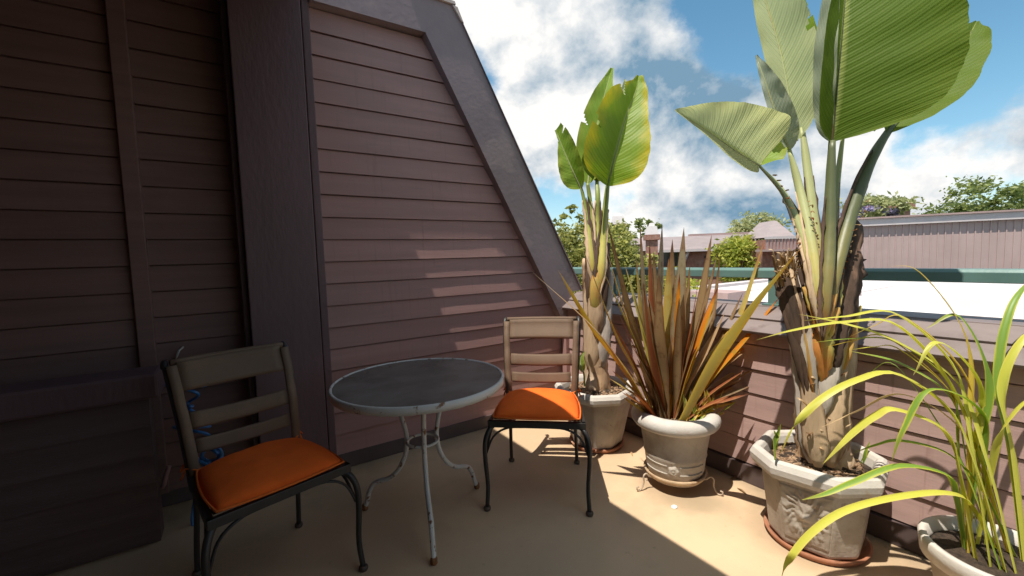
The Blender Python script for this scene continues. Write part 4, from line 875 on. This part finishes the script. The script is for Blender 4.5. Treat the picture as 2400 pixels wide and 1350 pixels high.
for i in range(84):
    a = random.uniform(-.85, 1.15); l = random.uniform(110, 330) * (1 if a > -.45 else .62); dd = random.uniform(-.16, .14); bx = 1566 + a * 26 + random.uniform(-16, 16)
    tx = bx + math.sin(a) * l; ty = 985 - math.cos(a) * l * .95
    c = random.choice(['bronze', 'bronze', 'red', 'tan', 'tan', 'olive', 'grey', 'olive'])
    strap('leaf', rel(S2, [pt(bx, 990, D2 + dd * .3), pt(bx + math.sin(a) * l * .42, 990 - math.cos(a) * l * .5, D2 + dd * .6), pt(tx, ty + abs(a) * 14, D2 + dd)]), random.uniform(12, 25) * D2 / F, 'f_' + c, S2, 14, .5, twist=random.uniform(-.8, .8))
for i in range(46):
    x = random.uniform(1605, 1672); l = random.uniform(18, 80); a = random.uniform(-.3, 1.2)
    strap('leaf', rel(S2, [pt(x, 990 + random.uniform(-6, 6), D2 - .06 + random.uniform(-.05, .06)), pt(x + math.sin(a) * l * .5, 985 - math.cos(a) * l * .6, D2 - .08), pt(x + math.sin(a) * l, 985 - math.cos(a) * l, D2 - .09)]), random.uniform(5, 9) * D2 / F, random.choice(['f_olive', 'g_green', 'f_ygreen', 'f_yellow', 'f_tan', 'g_lemon']), S2, 9, .4)

# ------------------------------------------------------------------ golden flax
D4 = CF.dot(Vector((*P4, .3)) - CAM)
S4 = thing('golden_flax', 'golden yellow strap leaved flax arching out beside the large carved planter', 'plant', (*P4, .27))
b4 = (2322, 1150)
GL = [([(2240, 860), (2100, 733), (1980, 740), (1880, 752)], 15, 'lemon', .14), ([(2220, 880), (2100, 757), (1974, 752), (1855, 773), (1772, 797)], 17, 'lemon', .10), ([(2250, 900), (2110, 802), (2000, 762), (1872, 736)], 15, 'lemon', .18),
 ([(2230, 900), (2100, 800), (2000, 792), (1894, 804)], 14, 'green', .2), ([(2260, 870), (2120, 742), (2050, 762), (1985, 792)], 11, 'gold', .2), ([(2230, 920), (2080, 790), (2000, 798), (1930, 815)], 10, 'gold', .22), ([(2240, 930), (2110, 818), (2050, 812), (1992, 820)], 9, 'lemon', .2),
 ([(2230, 960), (2100, 872), (2010, 886), (1925, 932), (1862, 1000), (1830, 1062)], 20, 'lemon', .06), ([(2240, 990), (2110, 922), (2010, 962), (1920, 1004)], 9, 'straw', .12), ([(2220, 1010), (2100, 955), (2050, 972), (2000, 1012), (1928, 1088)], 22, 'lemon', .08),
 ([(2220, 1060), (2110, 1030), (2050, 1042), (2000, 1062)], 13, 'green', .14), ([(2220, 1110), (2110, 1088), (2000, 1128), (1935, 1156), (1878, 1172)], 17, 'green', .02), ([(2220, 1150), (2100, 1160), (1980, 1192), (1900, 1246), (1850, 1310), (1828, 1365)], 23, 'lemon', -.02),
 ([(2200, 990), (2090, 850), (2010, 905)], 9, 'green', .25), ([(2230, 930), (2110, 850), (1990, 822)], 10, 'green', .26), ([(2270, 800), (2160, 640), (2078, 622)], 10, 'gold', .16),
 ([(2340, 880), (2370, 720), (2430, 640)], 15, 'green', .1), ([(2350, 900), (2400, 790), (2470, 770)], 16, 'lemon', .0), ([(2320, 880), (2250, 740), (2170, 770)], 14, 'green', .1),
 ([(2300, 900), (2200, 800), (2140, 880)], 13, 'lemon', -.02), ([(2300, 960), (2180, 910), (2120, 1000), (2090, 1080)], 14, 'green', .0), ([(2350, 1000), (2420, 930), (2480, 980)], 15, 'lemon', -.1)]
for pp, w, c, dd in GL:
    n = len(pp); a = random.uniform(0, 6.3); q = Vector((P4[0] + .075 * math.cos(a), P4[1] + .075 * math.sin(a), .265)); pts = [q, q.lerp(pt(*pp[0], D4 + dd / n), .5) + Vector((0, 0, .06))]
    for i, (x, y) in enumerate(pp): pts.append(pt(x, y, D4 + dd * (i + 1) / n))
    strap('leaf', rel(S4, pts), w * (D4 + dd) / F * 1.15, 'g_' + c, S4, 30, .5, twist=random.uniform(-.5, .5), w0=.6)

# ------------------------------------------------------------------ small things
HZ = thing('coiled_hose', 'blue coiled plastic hose hanging behind the shaded chair', 'hose', pt(440, 1060, 2.26))
pts = []
for i in range(190):
    t = i / 189; a = t * 2 * math.pi * 7.2; amp = 62 * (.55 + .45 * math.sin(t * 9 + 1)) * (.6 + .5 * abs(mnoise.noise(Vector((t * 6, 0, 0)))))
    pts.append(pt(438 + 22 * t + amp * math.cos(a), 880 + 172 * t + 10 * math.sin(a * .5), 2.26 + .05 * math.sin(a)))
tubeo('coil', [p - HZ.location for p in pts], .0078, 'hose', HZ, 8)
pts = []
for i in range(120):
    t = i / 119; a = t * 2 * math.pi * 4.3; pts.append(pt(492 + (26 + 8 * math.sin(t * 13)) * math.cos(a), 1062 + (20 + 6 * math.cos(t * 9)) * math.sin(a) + 12 * t, 2.26 + .02 * math.sin(a * 1.7 + 1) + .03 * t))
tubeo('loop', [p - HZ.location for p in pts], .0078, 'hose', HZ, 8)
tubeo('tail', [p - HZ.location for p in [pt(*q) for q in cat([(492, 1080, 2.26), (470, 1120, 2.25), (455, 1180, 2.24), (452, 1230, 2.25), (480, 1262, 2.22)], 24)]], .0078, 'hose', HZ, 8)
o = tubeo('wall_hook', [pt(*q) for q in cat([(408, 842, 2.44), (414, 836, 2.42), (420, 822, 2.42), (427, 816, 2.44), (430, 812, 2.47)], 14)], .006, 'hook'); tag(o, 'small pale hook on the dark clapboards above the coiled hose', 'hook')
o = tubeo('downpipe_elbow', [pt(*q) for q in cat([(374, 1142, 2.3), (382, 1140, 2.3), (388, 1118, 2.3), (396, 1092, 2.31)], 12)], .012, 'siding', None, 8); tag(o, 'short bent pipe low on the dark wall behind the shaded chair', 'pipe')
bm = bmesh.new(); V = []
for k in range(9):
    a = k * 2 * math.pi / 9; r = .012 + .005 * random.random(); V.append((1.904 + r * math.cos(a) * 1.15, 1.36 + r * math.sin(a)))
tp = [bm.verts.new((x, y, .006 + random.uniform(0, .004))) for x, y in V]; bt = [bm.verts.new((x, y, .0015)) for x, y in V]
bm.faces.new(tp); bm.faces.new(bt[::-1])
for k in range(9): bm.faces.new((bt[k], bt[(k + 1) % 9], tp[(k + 1) % 9], tp[k]))
tag(obj('paper_scrap', bm, 'paper', None, False), 'tiny white scrap lying on the sunlit floor before the round pot', 'scrap')
for x, y, lab in [(1275, 1062, 'thin dry leaf on the floor behind the sunlit chair'), (1722, 1122, 'thin dry leaf lying against the dark base board past the round pot'), (1480, 1064, 'thin dry leaf on the floor between the octagonal planter and the round pot'), (1738, 1152, 'thin dry leaf on the sunlit floor between round pot and carved planter')]:
    d = CAM.z / -((pt(x, y, 1) - CAM).z); p = pt(x, y, d); a = random.uniform(0, 6)
    e = Vector((math.cos(a), math.sin(a), 0)) * .035
    o = strap('fallen_leaf', [p - e + Vector((0, 0, .004)), p + Vector((0, 0, .012)), p + e + Vector((0, 0, .005))], .012, random.choice(['f_bronze', 'f_tan']), None, 8, .4, side=Vector((0, 0, -1)))
    tag(o, lab, 'fallen leaf', 'dry leaves fallen on the floor')

# ------------------------------------------------------------------ beyond the rail
GZ = -6.6
def foliage(bm, c, rad, n, size, squash=1.0, seed=0):
    rnd = random.Random(seed)
    cl = []
    for _ in range(max(5, int(n / 70))):
        v = Vector((rnd.gauss(0, 1), rnd.gauss(0, 1), rnd.gauss(0, 1))); v.normalize(); v *= rnd.uniform(.35, 1) ** .5
        cl.append((Vector((c[0] + v.x * rad[0], c[1] + v.y * rad[1], c[2] + v.z * rad[2])), rnd.uniform(.16, .34)))
    for i in range(n):
        b, s = cl[i % len(cl)]; p = b + Vector((rnd.gauss(0, 1) * rad[0], rnd.gauss(0, 1) * rad[1], rnd.gauss(0, 1) * rad[2])) * s * .62
        L = size * rnd.uniform(.6, 1.35); d = Vector((rnd.gauss(0, 1), rnd.gauss(0, 1), rnd.gauss(0, .7))).normalized(); q = d.cross(Vector((rnd.gauss(0, 1), rnd.gauss(0, 1), rnd.gauss(0, 1)))).normalized() * L * .42
        v = [bm.verts.new(x) for x in (p - d * L, p + q, p + d * L, p - q)]; bm.faces.new(v)
def tree(name, label, px, py, D, w, h, n, size, m, extra=(), group=None, seed=1, trunk=.12, second=None):
    c = pt(px, py, D); s = D / F; t = thing(name, label, 'tree' if 'tree' in name or 'jacaranda' in name else 'shrub', (c.x, c.y, GZ), 0, group)
    bm = bmesh.new(); foliage(bm, (0, 0, c.z - GZ), (w * s / 2, w * s / 2, h * s / 2), n, size, seed=seed)
    for k, (ex, ey, ew, eh, en) in enumerate(extra):
        e = pt(ex, ey, D + random.uniform(-.3, .3)) - Vector((c.x, c.y, GZ)); foliage(bm, e, (ew * s / 2, ew * s / 2, eh * s / 2), en, size, seed=seed * 31 + k)
    obj('crown', bm, m, t, False)
    if second:
        bm = bmesh.new()
        for k, (ex, ey, ew, eh, en) in enumerate(second[1]):
            e = pt(ex, ey, D - .4) - Vector((c.x, c.y, GZ)); foliage(bm, e, (ew * s / 2, ew * s / 3, eh * s / 2), en, size, seed=seed * 17 + k)
        obj('blossom', bm, second[0], t, False)
    zc = c.z - GZ; bm = bmesh.new(); tube(bm, cat([(0, 0, 0), (.1, .05, zc * .4), (-.05, .1, zc * .75), (0, 0, zc)], 16), [trunk, trunk * .85, trunk * .6, trunk * .25], 9)
    rnd = random.Random(seed)
    for k in range(7):
        a = rnd.uniform(0, 6.3); z0 = zc * rnd.uniform(.6, .92); r = w * s * .38; tube(bm, cat([(0, 0, z0), (r * .5 * math.cos(a), r * .5 * math.sin(a), z0 + h * s * .15), (r * math.cos(a), r * math.sin(a), z0 + h * s * rnd.uniform(.2, .35))], 8), [trunk * .4, trunk * .25, trunk * .08], 6)
    obj('trunk', bm, 'bark', t)
    return t
tree('leafy_shrub', 'sparse leafy green shrub climbing above the rail next to the sloping roof edge', 1395, 625, 6.2, 200, 190, 6500, .036, 'fol_near',
     ((1340, 575, 90, 90, 1300), (1445, 570, 90, 110, 1300), (1330, 498, 60, 34, 160), (1312, 522, 34, 30, 70), (1385, 525, 60, 70, 600), (1440, 530, 70, 60, 600), (1440, 700, 170, 110, 2200), (1350, 690, 110, 120, 1600), (1540, 690, 150, 90, 1500), (1330, 610, 60, 80, 400), (1500, 640, 100, 90, 700)), seed=3, trunk=.06)
tree('flowering_bush', 'low yellow green bush seen between the flax leaves above the rail', 1530, 665, 9.0, 120, 60, 900, .06, 'fol_yel', ((1620, 690, 130, 60, 700), (1585, 640, 60, 30, 250)), seed=5, trunk=.05)
tree('round_tree', 'bright yellow green tree before the brick house beyond the rail', 1745, 608, 17, 128, 112, 4200, .10, 'fol_yel', ((1700, 600, 50, 60, 500), (1780, 640, 60, 50, 500), (1740, 660, 110, 50, 700)), seed=7)
tree('pale_tree', 'pale green airy tree behind the bright yellow green tree', 1772, 548, 24, 112, 92, 3800, .12, 'fol_pale', ((1735, 560, 60, 60, 500), (1805, 550, 50, 60, 500)), seed=9)
tree('jacaranda', 'lilac flowered jacaranda rising above the pink board wall', 2045, 490, 26, 130, 62, 1700, .15, 'fol_pale', ((2080, 478, 70, 50, 500), (2010, 495, 50, 40, 350)), seed=13, second=('fol_lilac', ((2030, 500, 100, 34, 900), (2070, 502, 70, 26, 500), (2000, 508, 50, 24, 300))))
tree('street_tree', 'dark green tree between the two brick chimneys', 1500, 560, 30, 60, 80, 900, .16, 'fol_mid', ((1530, 530, 34, 40, 300), (1478, 575, 60, 50, 500)), seed=15)
tree('street_tree', 'tall olive green tree far behind the pink board wall', 2290, 480, 34, 170, 120, 2400, .2, 'fol_mid', ((2230, 510, 110, 60, 900), (2360, 500, 100, 80, 900)), seed=17)

def bframe(px, py, D, yaw=0):
    """frame standing at a far point: right, away, up, metres per pixel"""
    o = pt(px, py, D); f = Vector((CF.x, CF.y, 0)).normalized(); f.rotate(Matrix.Rotation(yaw, 3, 'Z')); r = Vector((f.y, -f.x, 0)); return o, r, f, D / F
def fbox(bm, fr, x0, x1, y0, y1, z0, z1, org, inset=0):
    """box in a far frame; x,z in pixels from its origin, y in metres; z1 side may be inset (hipped)"""
    o, r, f, s = fr; z0 = GZ - o.z if z0 is None else z0 * s
    def q(x, y, z, k=0): return o + r * (x * s) + f * y + Vector((0, 0, z)) - org
    i = inset * s; z1 *= s
    hexa(bm, [q(x0, y0, z0), q(x1, y0, z0), q(x1, y1, z0), q(x0, y1, z0), q(x0, y0, z1) + (r + f) * i, q(x1, y0, z1) + (f - r) * i, q(x1, y1, z1) - (r + f) * i, q(x0, y1, z1) + (r - f) * i])
def fpart(name, fr, d, m, th, inset=0):
    bm = bmesh.new(); org = Vector(th.location); fbox(bm, fr, *d, org, inset); return obj(name, bm, m, th, False)
# house with the hipped mauve roof
fr = bframe(1640, 600, 22, R(-10)); B = thing('far_house', 'brick house with low mauve mansard roof and dark window band beyond the trees', 'house', (fr[0].x, fr[0].y, GZ))
fpart('wall', fr, (-110, 120, 0, 5, None, 16), 'brick', B)
fpart('roof', fr, (-120, 130, -.35, 5.4, 16.2, 47), 'mauve_roof', B, 16)
fpart('ridge_board', fr, (-20, 112, .1, .6, 47.2, 52), 'mauve_far', B)
fpart('eave_board', fr, (-122, 132, -.45, -.36, 11, 17), 'pale_trim', B)
for x in (-82, -64, -46): 
    w = fpart('window', fr, (x, x + 15, -.06, -.01, -22, 12), 'dark_glass', B); fpart('mullion', fr, (x + 15, x + 18, -.09, -.005, -22, 12), 'pale_trim', w)
w = fpart('window', fr, (10, 32, -.05, -.005, -6, 0), 'dark_glass', B); fpart('sill', fr, (8, 34, -.12, -.006, -9, -6.3), 'mauve_far', w)
bm = bmesh.new(); o_, r_, f_, s_ = fr; a = o_ + r_ * (-26 * s_) - f_ * .2 + Vector((0, 0, 14 * s_)) - Vector(B.location); b = a - r_ * (12 * s_) - Vector((0, 0, 30 * s_)); tube(bm, [a, b], 3.2 * s_, 4); obj('stair_stringer', bm, 'pale_trim', B, False)
# chimneys on it and on the next house
def chimney(px, D, top, bot, w, lab, flare=True, cap=True):
    fr = bframe(px, top, D, R(-14)); B = thing('brick_chimney', lab, 'chimney', (fr[0].x, fr[0].y, GZ)); s = D / F; h = -(bot - top)
    fpart('stack', fr, (-w * .36, w * .36, 0, w * .72 * s, None, -14), 'brick', B)
    fpart('collar', fr, (-w * .5, w * .5, -w * .14 * s, w * .86 * s, -26, -13.8), 'brick', B)
    if cap:
        fpart('cap', fr, (-w * .42, w * .42, -w * .06 * s, w * .78 * s, -13.5, 6), 'chimney_cap', B, w * .12); fpart('cowl', fr, (-w * .2, w * .2, w * .16 * s, w * .56 * s, 6.3, 14), 'chimney_cap', B, w * .08)
    return B
chimney(1528, 19, 536, 600, 36, 'brick chimney with pale stepped metal cap in front of the mauve roof')
chimney(1448, 25, 512, 560, 40, 'dark brick chimney half hidden by the leafy shrub')
chimney(2116, 30, 462, 520, 44, 'brick chimney above the pink board wall beside the jacaranda', cap=False)
chimney(1962, 28, 500, 540, 26, 'small brick chimney seen between the big plant stalks', cap=False)
# low mauve roof on the far left of the houses
fr = bframe(1500, 575, 26, R(-8)); B = thing('far_house', 'low mauve roofed house behind the leafy shrub', 'house', (fr[0].x, fr[0].y, GZ))
fpart('wall', fr, (-60, 40, 0, 5, None, 2), 'mauve_far', B); fpart('roof', fr, (-66, 46, -.3, 5.3, 2.2, 16), 'mauve_roof', B, 8)
# balcony building
fr = bframe(1850, 600, 15, R(-6)); B = thing('balcony_house', 'brick house with slatted mauve balcony and pale pyramid roof', 'house', (fr[0].x, fr[0].y, GZ))
fpart('wall', fr, (-44, 170, .5, 5, None, 40), 'brick', B); fpart('balcony_floor', fr, (-62, 120, -.35, .48, 12, 17), 'mauve_far', B)
for k in range(24): fpart('baluster', fr, (-61 + k * 7.4, -57 + k * 7.4, -.33, -.27, 17.2, 40), 'mauve_far', B)
fpart('handrail', fr, (-63, 121, -.36, -.24, 40.2, 46), 'pale_trim', B)
fpart('roof', fr, (-34, 34, .6, 2.6, 46, 88), 'mauve_roof', B, 30)
# pink board building on the right
fr = bframe(2003, 560, 13, R(-24)); B = thing('board_building', 'pink vertical board building with pale fascia beyond the rail', 'building', (fr[0].x, fr[0].y, GZ))
fpart('wall', fr, (0, 560, 0, 5, None, 28), 'pink_board', B); fpart('fascia', fr, (-6, 566, -.12, 5.1, 28.3, 44), 'pale_trim', B); fpart('coping', fr, (-9, 570, -.18, 5.2, 44.3, 48), 'mauve_far', B)
for k in range(45): fpart('board_batten', fr, (2 + k * 12, 4.2 + k * 12, -.022, -.001, -110, 27.5), 'pink_board', B)
# white flat roof below the rail
B = thing('flat_roof_building', 'low building with white flat roof and mauve edge just beyond the parapet', 'building', (9, 2.5, GZ))
def wbox(name, d, m):
    bm = bmesh.new(); box(bm, d[0] - 9, d[1] - 9, d[2] - 2.5, d[3] - 2.5, d[4] - GZ, d[5] - GZ); return obj(name, bm, m, B, False)
wbox('wall', (5.2, 13, -9, 6.2, GZ, .38), 'mauve_far'); wbox('roof', (5.3, 12.9, -8.9, 6.1, .384, .45), 'white_roof')
wbox('coping', (5.1, 5.4, -9.1, 6.3, .385, .62), 'cap'); wbox('coping', (5.42, 13.1, 6.0, 6.3, .386, .52), 'pale_trim'); wbox('coping', (12.9, 13.2, -9.1, 5.98, .387, .66), 'white_roof')
for yy in (-6.5, -4.0, -1.5, 3.2, 5.0): wbox('roof_seam', (5.45, 12.85, yy, yy + .05, .4505, .462), 'pale_trim')
wbox('skylight', (8.0, 9.4, .2, 1.8, .451, .66), 'white_roof'); wbox('vent', (7.2, 7.28, -.6, -.52, .451, .80), 'pale_trim'); wbox('duct', (6.4, 7.0, 3.6, 4.3, .451, .72), 'mauve_far'); wbox('vent', (9.9, 9.98, 3.0, 3.08, .451, .85), 'mauve_far')
# houses that fill the skyline further right
fr = bframe(2330, 585, 40, R(5)); B = thing('far_house', 'distant mauve roofed house past the pink board building', 'house', (fr[0].x, fr[0].y, GZ))
fpart('wall', fr, (-90, 160, 0, 6, None, 20), 'mauve_far', B); fpart('roof', fr, (-96, 166, -.3, 6.3, 20.3, 52), 'mauve_roof', B, 20)
for k in range(4): fpart('window', fr, (-70 + k * 40, -50 + k * 40, -.04, -.004, -20, 8), 'dark_glass', B)
